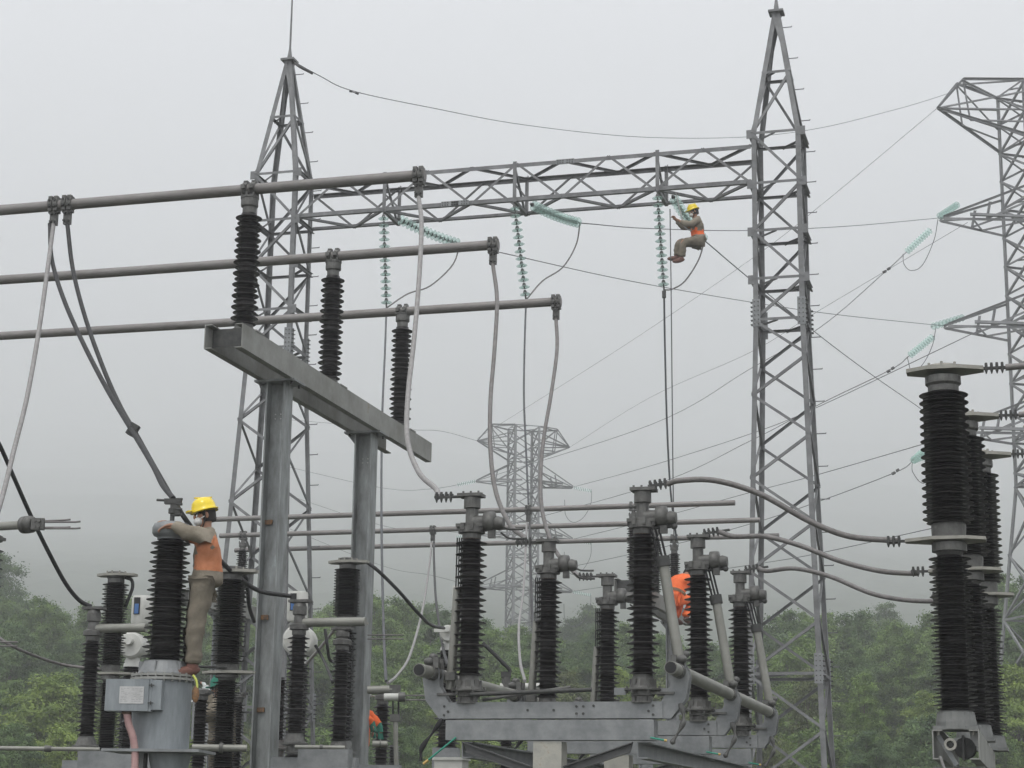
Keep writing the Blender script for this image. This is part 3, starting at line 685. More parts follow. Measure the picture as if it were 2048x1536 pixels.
def ds_phase(origin, k, words):
    th = Thing('disconnector', '%s open disconnector with two black ribbed insulators on a steel frame' % words, 'disconnector', origin, grid=True, group='middle disconnector phases')
    P = lambda x, y, z: V((x, y, z))
    bw = .13
    beam = MB().box(((dsep)/2-.03, 0, (zbt+zbb)/2), dsep+.42, bw, zbt-zbb-.004)
    b = th.part('upper_beam', beam, M_galv)
    pts = [(-.20, .055), (-.20, -.02), (-.165, .01), (dsep+.10, .055), (dsep+.10, -.02), (dsep+.06, .01), (.55, .02), (.98, .05), (.98, -.01), (1.04, .05), (1.04, -.01), (.78, .02), (1.13, .055)]
    th.part('bolts', MB().bolts([P(x, -bw/2-.002, (zbt+zbb)/2-.02+z) for x, z in pts], V((0, 1, 0)), .011, .012, 8), M_dark, kind='stuff')
    th.part('lower_beam', MB().box((dsep/2-.04, .02, (zbb+zlb)/2-.004), dsep+.29, .17, zbb-zlb-.012), M_galv)
    for s, a in ((0, 0.), (1, dsep)):
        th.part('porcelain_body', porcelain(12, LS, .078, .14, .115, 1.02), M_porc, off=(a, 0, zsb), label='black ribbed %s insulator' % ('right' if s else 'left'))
        z1 = zsb; c = MB().lathe([(.085, 0), (.085, -.02), (.12, -.115), (.16, -.12), (.16, -.135), (.10, -.14), (.10, -.18), (.08, -.185), (.08, -.235), (.11, -.24), (.11, zbt-zsb)], P(a, 0, z1), n=20, smooth=False)
        for q in range(8): c.box(P(a+.105*cos(q*pi/4+.2), .105*sin(q*pi/4+.2), z1-.08), .014, .05, .08, Matrix.Rotation(q*pi/4+.2, 3, 'Z'))
        c.bolts([P(a+.14*cos(q*pi/3), .14*sin(q*pi/3), z1-.128) for q in range(6)], Z, .012, .06)
        for x in (-.07, .07): c.box(P(a+x, -.05, zbt+.02), .03, .03, .05)
        bc = th.part('bearing_casting', c, M_cast)
        th.part('lever_arm', MB().box(P(a+(.17 if s else -.16), -.04, z1-.16), .22, .06, .02), M_cast, bc)
        if s: th.part('lever_arm', MB().box(P(a+.2, 0, z1-.15), .15, .012, .07), M_galv, bc); th.part('lever_arm', MB().box(P(a-.2, 0, z1-.14), .1, .012, .06), M_galv, bc)
        ds_head(th, a, s, s)
    th.part('link_rod', MB().tube([P(.05, -.12, zbt+.06), P(dsep-.42, -.12, zbt+.095)], .018, 8), M_dark)
    th.part('link_rod', MB().tube([P(.1, .1, zbt+.03), P(.9, .05, zbt+.13)], .014, 8), M_cast)
    # earthing gear: curved side plates carrying the cross shaft, and the leaning earthing tube
    for s, a in ((-1, -.30), (1, dsep+.30)):
        x1 = a; zc = zbt+.25
        q = [P(a-s*.13, 0, zbb+.0), P(a-s*.14, 0, zbt-.01), P(a-s*.05, 0, zbt+.14), P(a-s*.04, 0, zbt+.30), P(a+s*.07, 0, zbt+.31), P(a+s*.11, 0, zbt+.20), P(a+s*.08, 0, zbt+.02), P(a-s*.05, 0, zbb+.0)]
        for y in (-.05, .05):
            mb = MB(); mb.add([p+V((0, y, 0)) for p in q]+[p+V((0, y+.012, 0)) for p in q], [tuple(range(8)), tuple(range(8, 16))[::-1]]+[(i, (i+1) % 8, 8+(i+1) % 8, 8+i) for i in range(8)])
            th.part('curved_bracket', mb, M_galv)
        th.part('shaft_bearing', MB().tube([P(a+s*.02, -.16, zc), P(a+s*.02, .16, zc)], .062, 14).box(P(a+s*.02, 0, zc+.07), .09, .1, .05), M_cast)
        top = P(a-s*.085, .0, zst-.02) if s > 0 else P(a+.02, .25, zsb+.75)
        bot = P(a+s*.02, -.03, zc+.08) if s > 0 else P(-.19, .06, zbt+.12)
        if s > 0:
            e = th.part('earthing_tube', MB().tube([bot, bot*.22+P(dsep+.145, -.02, zst-.02)*.78], .046, 14), M_cabm if 0 else M_tube2)
            tt = P(dsep+.145, -.02, zst-.02); m_ = bot*.2+tt*.8; hi = P(dsep+.10, -.02, zst+.1)
            th.part('tube_clamp', MB().tube([bot*.25+tt*.75, bot*.17+tt*.83], .062, 12), M_dark, e)
            for y in (-.035, 0, .035): th.part('contact_rod', MB().tube([m_+V((y*.8, y, 0)), hi+V((y*.8, y, 0))], .011, 6), M_blk, e)
            th.part('catch_horn', MB().tube([hi-Z*.05, hi+V((.17, 0, -.04))], .016, 6).ball(hi+V((.18, 0, -.04)), .03, .03, .03), M_dark, e)
        else:
            e = th.part('earthing_tube', MB().tube([bot, P(-.135, .06, zsb+.78)], .040, 14), M_tube2)
            th.part('tube_clamp', MB().box(P(-.17, .03, zsb+.0), .09, .09, .07), M_cast, e)
            for q in range(3): th.part('contact_rod', MB().tube([P(-.15+.022*q, .04, zsb+.74), P(-.145+.02*q, .04, zst+.02)], .007, 6), M_blk, e)
        for i, y in enumerate((-.07, .06)): th.part('clevis', MB().ball(P(a+s*.05, y, zc+.1+.05*i), .045, .05, .035).box(P(a-s*.02, y, zc+.09), .05, .04, .09), M_cast)
        # hooked counterweight spring and earth braid
        th.part('earth_braid', MB().tube(spline([P(a+s*.03, -.05, zbt-.02), P(a+s*.06, -.07, zbt-.12), P(a+s*.05, -.08, zbt-.2), P(a+s*-.02+.0, -.09, zbt-.32), P(a-s*.04, -.09, zbt-.36)] if s > 0 else [P(a+.08, -.05, zbb), P(a+.0, -.07, zbb-.12), P(a-.09, -.08, zbb-.25), P(a-.10, -.08, zbb-.36)]), [.018+.008*sin(i*.7) for i in range(25 if s > 0 else 19)], 8), M_blk if s < 0 else M_cast)
        w0 = P(a-s*.08, -.09, zbt-.33) if s > 0 else P(a-.07, -.09, zbb-.385)
        w1 = P(a-s*.22, -.09, zbb-.16)
        th.part('earth_wire', MB().tube([w0, w1], .0085, 6), M_gcab)
        th.part('wire_lug', MB().tube([w0, w0*.85+w1*.15], .012, 6), M_lug)
    return th
M_lug = mat('yellow_lug', (.55, .38, .12), None, rough=.6)
M_tube2 = mat('olive_grey_tube', (.20, .20, .175), (.28, .28, .25), 3, .5, .3, .05)
phase_o = [d0+R*dR*k for k in range(3)]
for k, wd in enumerate(('front', 'middle', 'rear')): ds_phase(phase_o[k], k, wd+' phase of the central')
# cross shafts joining the phases
sf = Thing('operating_shaft', 'right-hand operating shaft tube running back between the three disconnector phases', 'shaft', d0+A*(dsep+.32), grid=True, group='operating shafts')
zc = zbt+.25
sf.part('shaft_tube', MB().tube([V((0, -.42, zc)), V((0, dR*2+.25, zc))], .056, 16), M_tube2)
sf.part('tube_mouth', MB().lathe([(.048, 0), (.048, .004)], (0, -.43, zc), (0, 1, 0), 14, smooth=False), M_blk)
sf = Thing('operating_shaft', 'left-hand operating shaft tube whose open mouth points at the viewer', 'shaft', d0-A*.32, grid=True, group='operating shafts')
sf.part('shaft_tube', MB().tube([V((0, -.42, zc)), V((0, dR*2+.25, zc))], .056, 16), M_tube2)
sf.part('tube_mouth', MB().lathe([(.048, 0), (.048, .004)], (0, -.43, zc), (0, 1, 0), 14, smooth=False), M_blk)
fr = Thing('disconnector_stand', 'steel frame with concrete posts carrying the central disconnector', 'steel frame', d0, grid=True)
for a in (.0, dsep-.0):
    fr.part('rail_channel', MB().channel(V((a-.05, -.02, zlb-.15)), V((a-.05, dR*2+.3, zlb-.15)), .14, .10, .012, Z, V((1, 0, 0))), M_galv)
for k in range(3):
    y = k*dR+.05
    fr.part('post', MB().box((dsep/2-.05, y, (zlb-.01)/2), .25, .2, zlb-.01), M_conc, label='stained concrete post')
    for s in (-1, 1):
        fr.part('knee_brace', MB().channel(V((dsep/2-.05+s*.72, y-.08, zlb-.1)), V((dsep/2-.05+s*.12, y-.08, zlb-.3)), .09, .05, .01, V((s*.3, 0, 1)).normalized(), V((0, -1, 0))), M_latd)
# small white box at the bottom left of the frame
bx = Thing('control_box', 'small pale box at the bottom edge below the left end of the disconnector beam', 'control box', W(902, 1560, 18), grid=True)
bx.part('housing', MB().box((0, 0, .08), .27, .2, .2), M_white); bx.part('lid', MB().box((.0, 0, .19), .30, .23, .025), M_white)

# main cables from the busbars to the left poles
def cable_thing(name, pts, r, m, label, cat, group, k=6):
    th = Thing(name, label, cat, pts[0], group=group)
    th.part('cable', MB().tube(spline(pts, k), r, 12), m); return th
def ztip(o, a): return o+A*a+Z*zplate
def lerp(a, b, f): return a+(b-a)*f
JP = [[(843, 450), (838, 560), (828, 680), (816, 790), (815, 880), (838, 945), (872, 978)],
      [(994, 600), (989, 700), (981, 800), (981, 900), (992, 985), (1020, 1050), (1050, 1076)],
      [(1114, 700), (1102, 790), (1087, 880), (1081, 960), (1086, 1030), (1110, 1100), (1150, 1146)]]
for i in range(3):
    e = ztip(phase_o[i], -.33); s = bus_ends[i]-A*.07-Z*(RP+.2)
    pts = [s]+[W(x, y, lerp(s.y, e.y, (j+1)/8)) for j, (x, y) in enumerate(JP[i])]+[e+V((0, 0, -.02))]
    c = cable_thing('jumper_cable', pts, .026, M_cabl if i == 0 else M_cabm, 'thick cable from the end of the %s big busbar to the %s disconnector phase' % (('topmost', 'middle', 'lowest')[i], ('front', 'middle', 'rear')[i]), 'cable', 'jumper cables to the central disconnector')
    drop_clamp(c, bus_ends[i]-A*.07); bolted_lug(c, e-A*.02-Z*.02, A, 4, .8)
# right-hand cables to the breaker poles
YB = 15.8
KP = [[(1360, 961), (1430, 961), (1520, 988), (1620, 1043), (1700, 1073), (1790, 1081)],
      [(1470, 1073), (1530, 1073), (1600, 1091), (1680, 1122), (1760, 1142), (1830, 1147)],
      [(1535, 1142), (1590, 1137), (1660, 1153), (1740, 1186), (1810, 1200), (1875, 1202)]]

# ------------------------------------------------------------------ right-hand circuit breaker
cb0 = W(1899, 1100, YB); cb0 = V((cb0.x, cb0.y, 0)); cs = 1.93
zq = lambda py: zat(cb0.x, cb0.y, py)
def cb_pole(o, zfun, label, group, k=1., plate=True, term=1, mid_term=-1, name='breaker_pole', base=True, rk=1.):
    th = Thing(name, label, 'circuit breaker', o, grid=True, group=group)
    zs = zfun  # dict
    Lu, Ll = zs['ut']-zs['ub'], zs['lt']-zs['lb']
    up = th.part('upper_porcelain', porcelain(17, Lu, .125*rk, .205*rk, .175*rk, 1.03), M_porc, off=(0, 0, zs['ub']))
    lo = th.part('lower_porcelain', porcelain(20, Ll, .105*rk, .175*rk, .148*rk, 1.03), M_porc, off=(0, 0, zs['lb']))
    c = MB().lathe([(.13*rk, 0), (.13*rk, .05), (.15*rk, .07), (.15*rk, .13), (.135*rk, .14)], (0, 0, zs['ut']), n=22, smooth=False)
    th.part('top_casting', c, M_cast)
    z = zs['top']; s = term
    pl = [(-.30, -.07), (-.12, -.17), (.12, -.17), (.34, -.06), (.34, .06), (.12, .17), (-.12, .17), (-.30, .07)]
    pl = [(x*s*rk, y*rk) for x, y in pl]
    mb = MB().add([V((x, y, z-.02)) for x, y in pl]+[V((x, y, z+.012)) for x, y in pl], [tuple(range(8)), tuple(range(8, 16))]+[(i, (i+1) % 8, 8+(i+1) % 8, 8+i) for i in range(8)])
    mb.lathe([(.14*rk, 0), (.13*rk, .025)], (0, 0, z+.012), n=20).bolts([V((.15*rk*cos(q*pi/4), .15*rk*sin(q*pi/4), z+.03)) for q in range(8)], Z, .012, .03)
    th.part('top_plate', mb, M_plate)
    zm = (zs['ub']+zs['lt'])/2
    mb = MB().lathe([(.10*rk, zs['lt']-zm), (.115*rk, zs['lt']-zm+.03), (.145*rk, zs['lt']-zm+.035), (.145*rk, -.03), (.13*rk, -.02), (.14*rk, .01), (.145*rk, zs['ub']-zm-.02), (.14*rk, zs['ub']-zm)], (0, 0, zm), n=22, smooth=False)
    th.part('middle_casting', mb, M_cast)
    q = [(-.36, -.05), (-.14, -.17), (.14, -.17), (.30, -.08), (.30, .08), (.14, .17), (-.14, .17), (-.36, .05)]
    q = [(x*(-mid_term)*rk, y*rk) for x, y in q]
    mb = MB().add([V((x, y, zm-.015)) for x, y in q]+[V((x, y, zm+.012)) for x, y in q], [tuple(range(8)), tuple(range(8, 16))]+[(i, (i+1) % 8, 8+(i+1) % 8, 8+i) for i in range(8)])
    th.part('middle_plate', mb, M_plate)
    if base:
        th.part('base_casting', MB().lathe([(.115*rk, 0), (.15*rk, -.02), (.165*rk, -.10), (.17*rk, -.16), (.15*rk, -.17)], (0, 0, zs['lb']), n=20, smooth=False).bolts([V((.15*rk*cos(q*pi/3), .15*rk*sin(q*pi/3), zs['lb']-.14)) for q in range(6)], Z, .014, .05).box((0, 0, zs['lb']-.15), .36*rk, .3*rk, .03), M_cast2)
    return th
cbz = dict(ut=zq(785), ub=zq(1048), lt=zq(1112), lb=zq(1420), top=zq(741))
cb_o = [cb0+R*cs*k+A*(.075*k) for k in range(3)]
for k, wd in enumerate(('nearest', 'middle', 'rearmost')):
    cb_pole(cb_o[k], cbz, '%s tall two-stage black breaker pole in the row at the right edge' % wd, 'breaker poles at the right edge')
    zm = (cbz['ub']+cbz['lt'])/2
    e = cb_o[k]-A*.50+Z*zm; s = phase_o[k]+A*(dsep+.22)+Z*(zplate+.03)
    l = KP[k]
    pts = [s]+[W(x, y, lerp(s.y, e.y, (j+1)/(len(l)+1))) for j, (x, y) in enumerate(l)]+[e]
    c = cable_thing('jumper_cable', pts, .025, M_cabm, 'arched cable from the %s disconnector phase to the %s breaker pole' % (('front', 'middle', 'rear')[k], wd), 'cable', 'arched cables to the breaker')
    bolted_lug(c, s-A*.17-Z*.015, A+Z*.12, 4, .8); bolted_lug(c, e-A*.02, A, 3, .8)
    s = cb_o[k]+A*.52+Z*cbz['top']
    c = cable_thing('jumper_cable', [s, s+A*.2+Z*.0, s+A*.45-Z*.06, s+A*1.1-Z*.4], .028, M_cabm, 'cable leaving the top of the %s breaker pole past the right edge' % wd, 'cable', 'cables on the breaker tops')
    bolted_lug(c, s-A*.18, A, 4, .8)
bb = Thing('breaker_stand', 'twin channel frame under the right-hand breaker poles, its open end facing the viewer', 'steel frame', cb0, grid=True)
zt_, zb_ = cbz['lb']-.17, cbz['lb']-.17-.235; gp = .37
bb.part('channel_beam', MB().channel(V((-gp/2, -.22, zb_)), V((-gp/2, cs*2+.4, zb_)), zt_-zb_, .08, .010, Z, V((1, 0, 0))), M_beam)
bb.part('channel_beam', MB().channel(V((gp/2, -.22, zb_)), V((gp/2, cs*2+.4, zb_)), zt_-zb_, .08, .010, Z, V((-1, 0, 0))), M_beam)
bb.part('drive_ring', MB().lathe([(.03, 0), (.05, 0), (.05, .05), (.03, .05)], (-.045, -.2, zb_+.12), (0, 1, 0), 18, smooth=False, caps=False), M_plate)
bb.part('drive_shaft', MB().tube([V((-.045, -.17, zb_+.12)), V((-.045, .4, zb_+.12))], .022, 10), M_dark)
bb.part('drive_cover', MB().lathe([(.085, 0), (.085, .25)], (.06, .0, zb_+.10), (0, 1, 0), 18, smooth=False).box((.05, 0, zb_+.1), .02, .1, .2), M_dark)
bb.part('bent_strut', MB().prism([(0, 0), (.04, 0), (.04, .012), (0, .012)], (-.16, -.1, zt_-.05), (-.02, -.1, zb_-.05), (.8, 0, .5), (0, 1, 0)), M_galv)
bb.part('inner_plate', MB().box((.14, .02, zb_+.17), .07, .012, .11), M_name)
bb.part('bolts', MB().bolts([V((s*.14, -.16, zt_-.02)) for s in (-1, 1)], Z, .012, .04), M_plate, kind='stuff')
for y in (.35, cs*2): bb.part('column', MB().box((0, y, (zb_-.08)/2), .3, .26, zb_-.08), M_galv2); bb.part('head_plate', MB().box((0, y, zb_-.06), gp+.04, .4, .03), M_beam)
cable('hanging_cable', pxs([(1880, 1512, 15.5), (1888, 1535, 15.5), (1905, 1570, 15.5)]), .012, M_cabl, 'thin pale cable dangling below the left channel of the breaker frame', 'cable')

# ------------------------------------------------------------------ left current transformer with the worker on it
YT = 18.0
ct = W(327, 1355, YT); zc_ = lambda py: zat(ct.x, ct.y, py)
ct0 = V((ct.x, ct.y, 0)); TR = Matrix.Rotation(radians(-4), 4, 'Z')
T = Thing('current_transformer', 'large grey tank current transformer with a tall black ribbed insulator, under the left worker', 'transformer', ct0, rot=TR)
ztk, zbk, zpb, zpt = zc_(1355), zc_(1500), zc_(1325), zc_(1080)
T.part('tank', MB().lathe([(.27, zbk-ztk), (.27, -.02)], (0, 0, ztk), n=40), M_tank)
T.part('flange_ring', MB().lathe([(.27, -.035), (.305, -.035), (.305, -.012), (.27, -.012)], (0, 0, ztk), n=40, smooth=False).lathe([(.22, .0), (.30, .0), (.30, .02), (.22, .02)], (0, 0, ztk), n=40, smooth=False).bolts([V((.288*cos(k*pi/12), .288*sin(k*pi/12), ztk-.01)) for k in range(24)], Z, .011, .085), M_beam)
T.part('neck_cone', MB().lathe([(.24, .02), (.24, .035), (.19, .14), (.185, .15)], (0, 0, ztk), n=32, smooth=False), M_galv)
for k in range(6): T.part('lifting_lug', MB().box((.21*cos(k*pi/3+.4), .21*sin(k*pi/3+.4), ztk+.09), .05, .014, .10, Matrix.Rotation(k*pi/3+.4, 3, 'Z')), M_galv)
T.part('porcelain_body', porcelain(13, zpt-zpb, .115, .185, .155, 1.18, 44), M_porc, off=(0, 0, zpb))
zh = zpt
T.part('head_cap', MB().lathe([(.13, 0), (.13, .02), (.165, .035), (.18, .06), (.182, .11), (.165, .15), (.10, .17), (.05, .175)], (0, 0, zh), n=32), M_galv)
T.part('name_tag', MB().box((-.01, -.183, zh+.085), .02, .006, .02), M_name)
T.part('terminal_stud', MB().lathe([(.022, .17), (.022, .25), (.04, .255), (.04, .30), (.025, .31), (.025, .36)], (0, 0, zh), n=12, smooth=False), M_dark)
T.part('terminal_clamp', MB().box((.0, 0, zh+.37), .16, .06, .05).box((.03, 0, zh+.30), .07, .05, .14).bolts([V((.065, -.02, zh+.24+.05*k)) for k in range(4)], V((1, 0, 0)), .012, .06).tube([V((-.16, 0, zh+.385)), V((-.06, 0, zh+.38))], .012, 8), M_dark)
bxp = T.part('terminal_box', MB().box((-.22, -.29, ztk-.19), .42, .16, .29), M_tank)
T.part('box_door', MB().box((-.235, -.377, ztk-.19), .40, .012, .285), M_tank, bxp)
T.part('name_plate', MB().box((-.19, -.386, ztk-.19), .225, .004, .155), M_name, bxp)
M_dash = mat('faint_print', (.28, .28, .28), None, rough=.8)
mb = MB(); r_ = random.Random(3)
for j in range(9):
    x = -.29
    while x < -.10:
        l = r_.uniform(.01, .035)
        if r_.random() < .7: mb.box((x+l/2, -.3885, ztk-.13-j*.0145), l, .001, .0035)
        x += l+.008
T.part('faded_print', mb, M_dash, bxp, kind='stuff')
T.part('side_panel', MB().box((.035, -.315, ztk-.185), .09, .10, .27), M_tank)
for z in (.10, .26): T.part('wing_latch', MB().box((-.01, -.386, ztk-z), .05, .012, .008).box((-.01, -.386, ztk-z), .01, .014, .03), M_dark, bxp)
pts = spline([V((-.25, -.30, ztk-.33)), V((-.22, -.31, ztk-.45)), V((-.165, -.31, ztk-.6)), V((-.14, -.31, ztk-.85)), V((-.14, -.31, ztk-1.6))], 30)
rs = [.036 if i % 2 else .030 for i in range(len(pts))]
T.part('corrugated_conduit', MB().tube(pts, rs, 12), M_pink)
T.part('conduit_gland', MB().cyl((-.25, -.30, ztk-.345), .045, .03), M_rust)
T.part('base_plate', MB().box((0, 0, zbk-.015), .9, .7, .025), M_galv)
for s in (-1, 1): T.part('support_leg', MB().channel(V((s*.2, -.1, 0)), V((s*.2, -.1, zbk-.03)), .16, .08, .01, V((0, 1, 0)), V((-s, 0, 0))), M_galv)
T.part('drain_cone', MB().lathe([(.14, -.32), (.2, -.03)], (.1, 0, zbk), n=20), M_tank)
T.part('side_pipe', MB().tube([V((.31, -.05, zbk+.1)), V((.31, -.05, ztk-.08))], .012, 8), M_galv)

# ------------------------------------------------------------------ left disconnector and breaker poles
def ds_single(px, pyb, pyt, Y, label, pyhead, blade=None, n=12, rk=.9, frame=True):
    p = W(px, (pyb+pyt)/2, Y); o = V((p.x, p.y, 0)); zf = lambda y: zat(o.x, o.y, y)
    th = Thing('disconnector_pole', label, 'disconnector', o, grid=True, group='disconnector poles at the left')
    L = zf(pyt)-zf(pyb)
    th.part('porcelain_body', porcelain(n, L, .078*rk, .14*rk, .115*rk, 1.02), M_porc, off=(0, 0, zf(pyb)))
    z1 = zf(pyb)
    th.part('bearing_casting', MB().lathe([(.085, 0), (.12, -.10), (.15, -.11), (.15, -.13), (.09, -.14), (.09, -.22), (.12, -.23)], (0, 0, z1), n=18, smooth=False), M_cast)
    if pyhead:
        z2 = zf(pyt); z3 = zf(pyhead); h = z3-z2
        th.part('head_casting', MB().lathe([(.08, 0), (.08, .05), (.11, .06), (.11, .11), (.07, .13), (.06, h*.55), (.08, h*.58), (.08, h*.8), (.06, h-.03)], (0, 0, z2), n=16, smooth=False), M_cast)
        th.part('terminal_plate', MB().box((0, 0, z3-.015), .24, .14, .03), M_cast)
        if blade:
            zb = z2+blade[1]
            e = blade[0]
            bl = th.part('blade_tube', MB().tube([V((.05*(1 if e > 0 else -1), 0, zb)), V((e, 0, zb))], .05, 14), M_tube2)
    if frame: th.part('frame_beam', MB().box((.25, 0, z1-.36), 1.0, .12, .18), M_galv)
    th.part('post', MB().box((.3 if frame else -.2, 0, (z1-(.45 if frame else .25))/2), .2, .2, z1-(.45 if frame else .25)), M_galv)
    return th
ds_single(179, 1472, 1282, 21.8, 'closed disconnector pole left of the tank transformer, its pale tube pointing right', 1214, (.66, .14), 11)
ds_single(594, 1466, 1270, 21.8, 'disconnector pole between the two big columns, its pale tube pointing right', 1200, (.8, .14), 11)
ds_single(681, 1482, 1300, 22.3, 'disconnector pole partly hidden behind the second big column', 1255, None, 10)
ds_single(-26, 1290, 1095, 18.5, 'disconnector pole cut off by the left edge of the picture', 1075, None, 11, frame=False)
ds_single(398, 1560, 1400, 22.5, 'lower black insulator behind the transformer, in front of the hidden worker', 1382, None, 12, .8)
ds_single(470, 1570, 1405, 25, 'thin black insulator just left of the first big column', 1385, None, 12, .85)
ds_single(763, 1560, 1408, 27, 'dark insulator right of the second big column', 1372, None, 9, .95)
ds_single(787, 1590, 1490, 34, 'faint grey insulator behind the thin earthing tube', None, None, 9, .9)
ds_single(558, 1480, 1355, 26, 'dark insulator peeping out behind the closed disconnector pole', None, None, 9, .8)
ds_single(252, 1540, 1440, 27, 'dark insulator below the terminal box, mostly hidden', None, None, 9, .8)
ds_single(1012, 1560, 1478, 27, 'dark insulator under the left half of the disconnector beams', None, None, 7, .9)
ds_single(1064, 1560, 1480, 28, 'dark insulator beside the concrete post under the beams', None, None, 7, .8)
def cb_left(px, top, ut, ub, lt, lb, Y, label, rk, term=1):
    p = W(px, ub, Y); o = V((p.x, p.y, 0)); zf = lambda y: zat(o.x, o.y, y)
    return cb_pole(o, dict(ut=zf(ut), ub=zf(ub), lt=zf(lt), lb=zf(lb), top=zf(top)), label, 'breaker poles at the left', term=term, mid_term=1, rk=rk)
cb_left(222, 1150, 1166, 1330, 1365, 1500, 25., 'two-stage breaker pole behind the disconnector pole at the far left', .84)
cb_left(455, 1143, 1160, 1328, 1362, 1560, 20.5, 'two-stage breaker pole directly behind the standing worker', .86)
cb_left(692, 1124, 1138, 1232, 1262, 1480, 25., 'breaker pole peeping out left of the second big column', .84)
# operating rods near the bottom left
for px0, px1, py, Y, r_, lb in ((-20, 200, 1494, 21, .03, 'grey operating rod crossing the bottom left corner'), (385, 494, 1493, 20, .045, 'thick grey tube right of the tank transformer'), (590, 690, 1492, 21.5, .03, 'grey operating rod between the two big columns'), (745, 775, 1486, 23, .05, 'short grey tube stub right of the second big column')):
    a, b = W(px0, py+2, Y), W(px1, py-2, Y); b.z = a.z
    t_ = Thing('operating_rod', lb, 'operating rod', a, group='operating rods')
    t_.part('rod', MB().tube([a, b], r_*.8, 12), M_tube2); t_.part('coupling', MB().tube([lerp(a, b, .5), lerp(a, b, .56)], r_*1.2, 12), M_cast)
for (px, py, w_, Y, lb) in ((235, 1522, 160, 20.5, 'dark steel beam end at the bottom left below the rods'), (650, 1518, 105, 20.8, 'grey steel beam end between the two big columns')):
    o = W(px, py, Y)
    t_ = Thing('frame_beam', lb, 'steel beam', (o.x, o.y, 0), grid=True, group='low steel beams')
    t_.part('beam', MB().box((0, 0, o.z), w_/3820*Y, .14, .2), M_galv); t_.part('post', MB().box((0, .03, (o.z-.1)/2), .16, .16, o.z-.1), M_galv2)

# open contact arm entering at the left edge
L0 = W(45, 1050, 18.2)
t_ = Thing('contact_arm', 'open disconnector arm with two pairs of contact fingers at the left edge', 'disconnector arm', L0)
a = W(-60, 1056, 18.5)
t_.part('arm_tube', MB().tube([a, L0], .042, 16), M_tube2)
d_ = (L0-a).normalized()
t_.part('contact_head', MB().lathe([(.05, -.0), (.082, .005), (.085, .05), (.06, .055), (.06, .065), (.085, .07), (.08, .12), (.05, .13)], L0, d_, 20), M_cast)
t_.part('finger_block', MB().box(L0+d_*.19, .12, .06, .11).bolts([L0+d_*(.16+.05*i)-V((0, .035, 0))+Z*z for i in (0, 1) for z in (-.03, .03)], V((0, 1, 0)), .018, .03), M_cast)
for x, y0, y1 in ((141, 1042, 1039), (161, 1044, 1043), (141, 1055, 1054), (161, 1057, 1056)):
    t_.part('contact_finger', MB().tube([W(88, y0, 18.2), W(x-10, y1+1, 18.25), W(x, y1, 18.25)], .009, 6), M_cabm)
t_ = Thing('contact_arm', 'contact fingers sticking out right of the second big column, lower of two', 'disconnector arm', W(770, 1394, 24), group='contact arms beside the second column')
t_.part('arm_tube', MB().tube([W(768, 1394, 24), W(797, 1394, 24)], .045, 14), M_white); t_.part('contact_head', MB().tube([W(797, 1394, 24), W(810, 1394, 24)], .06, 14), M_cast)
for y in (1391, 1400): t_.part('contact_finger', MB().tube([W(808, y, 24), W(852, y, 24)], .008, 6), M_cabm)
t_ = Thing('contact_arm', 'pale tube arm resting on the insulator right of the second big column', 'disconnector arm', W(742, 1379, 24.5), group='contact arms beside the second column')
t_.part('arm_tube', MB().tube([W(735, 1380, 24.5), W(785, 1379, 24.5)], .052, 14), M_tube2); t_.part('clamp_block', MB().box(W(790, 1379, 24.5), .14, .1, .11), M_cast)
t_ = Thing('contact_arm', 'pair of thin contact fingers high beside the second big column', 'disconnector arm', W(755, 1272, 25), group='contact arms beside the second column')
for y in (1270, 1278): t_.part('contact_finger', MB().tube([W(735, y, 25), W(808, y, 25)], .008, 6), M_cabm)
t_ = Thing('contact_arm', 'two thin contact fingers at the left edge above the drooping cable', 'disconnector arm', W(0, 1286, 22), group='contact fingers at the left edge')
for y in (1284, 1292): t_.part('contact_finger', MB().tube([W(-20, y, 22), W(35, y, 22)], .008, 6), M_cabm)
t_ = Thing('earthing_switch', 'slim upright earthing tube right of the second big column', 'earthing switch', W(792, 1560, 24))
t_.part('tube', MB().tube([W(793, 1560, 24), W(791, 1440, 24)], .03, 12), M_tube2); t_.part('clamp_block', MB().box(W(790, 1436, 24), .12, .08, .09), M_cast)
for x in (786, 797): t_.part('contact_rod', MB().tube([W(x, 1430, 24), W(x, 1402, 24)], .012, 6), M_blk)

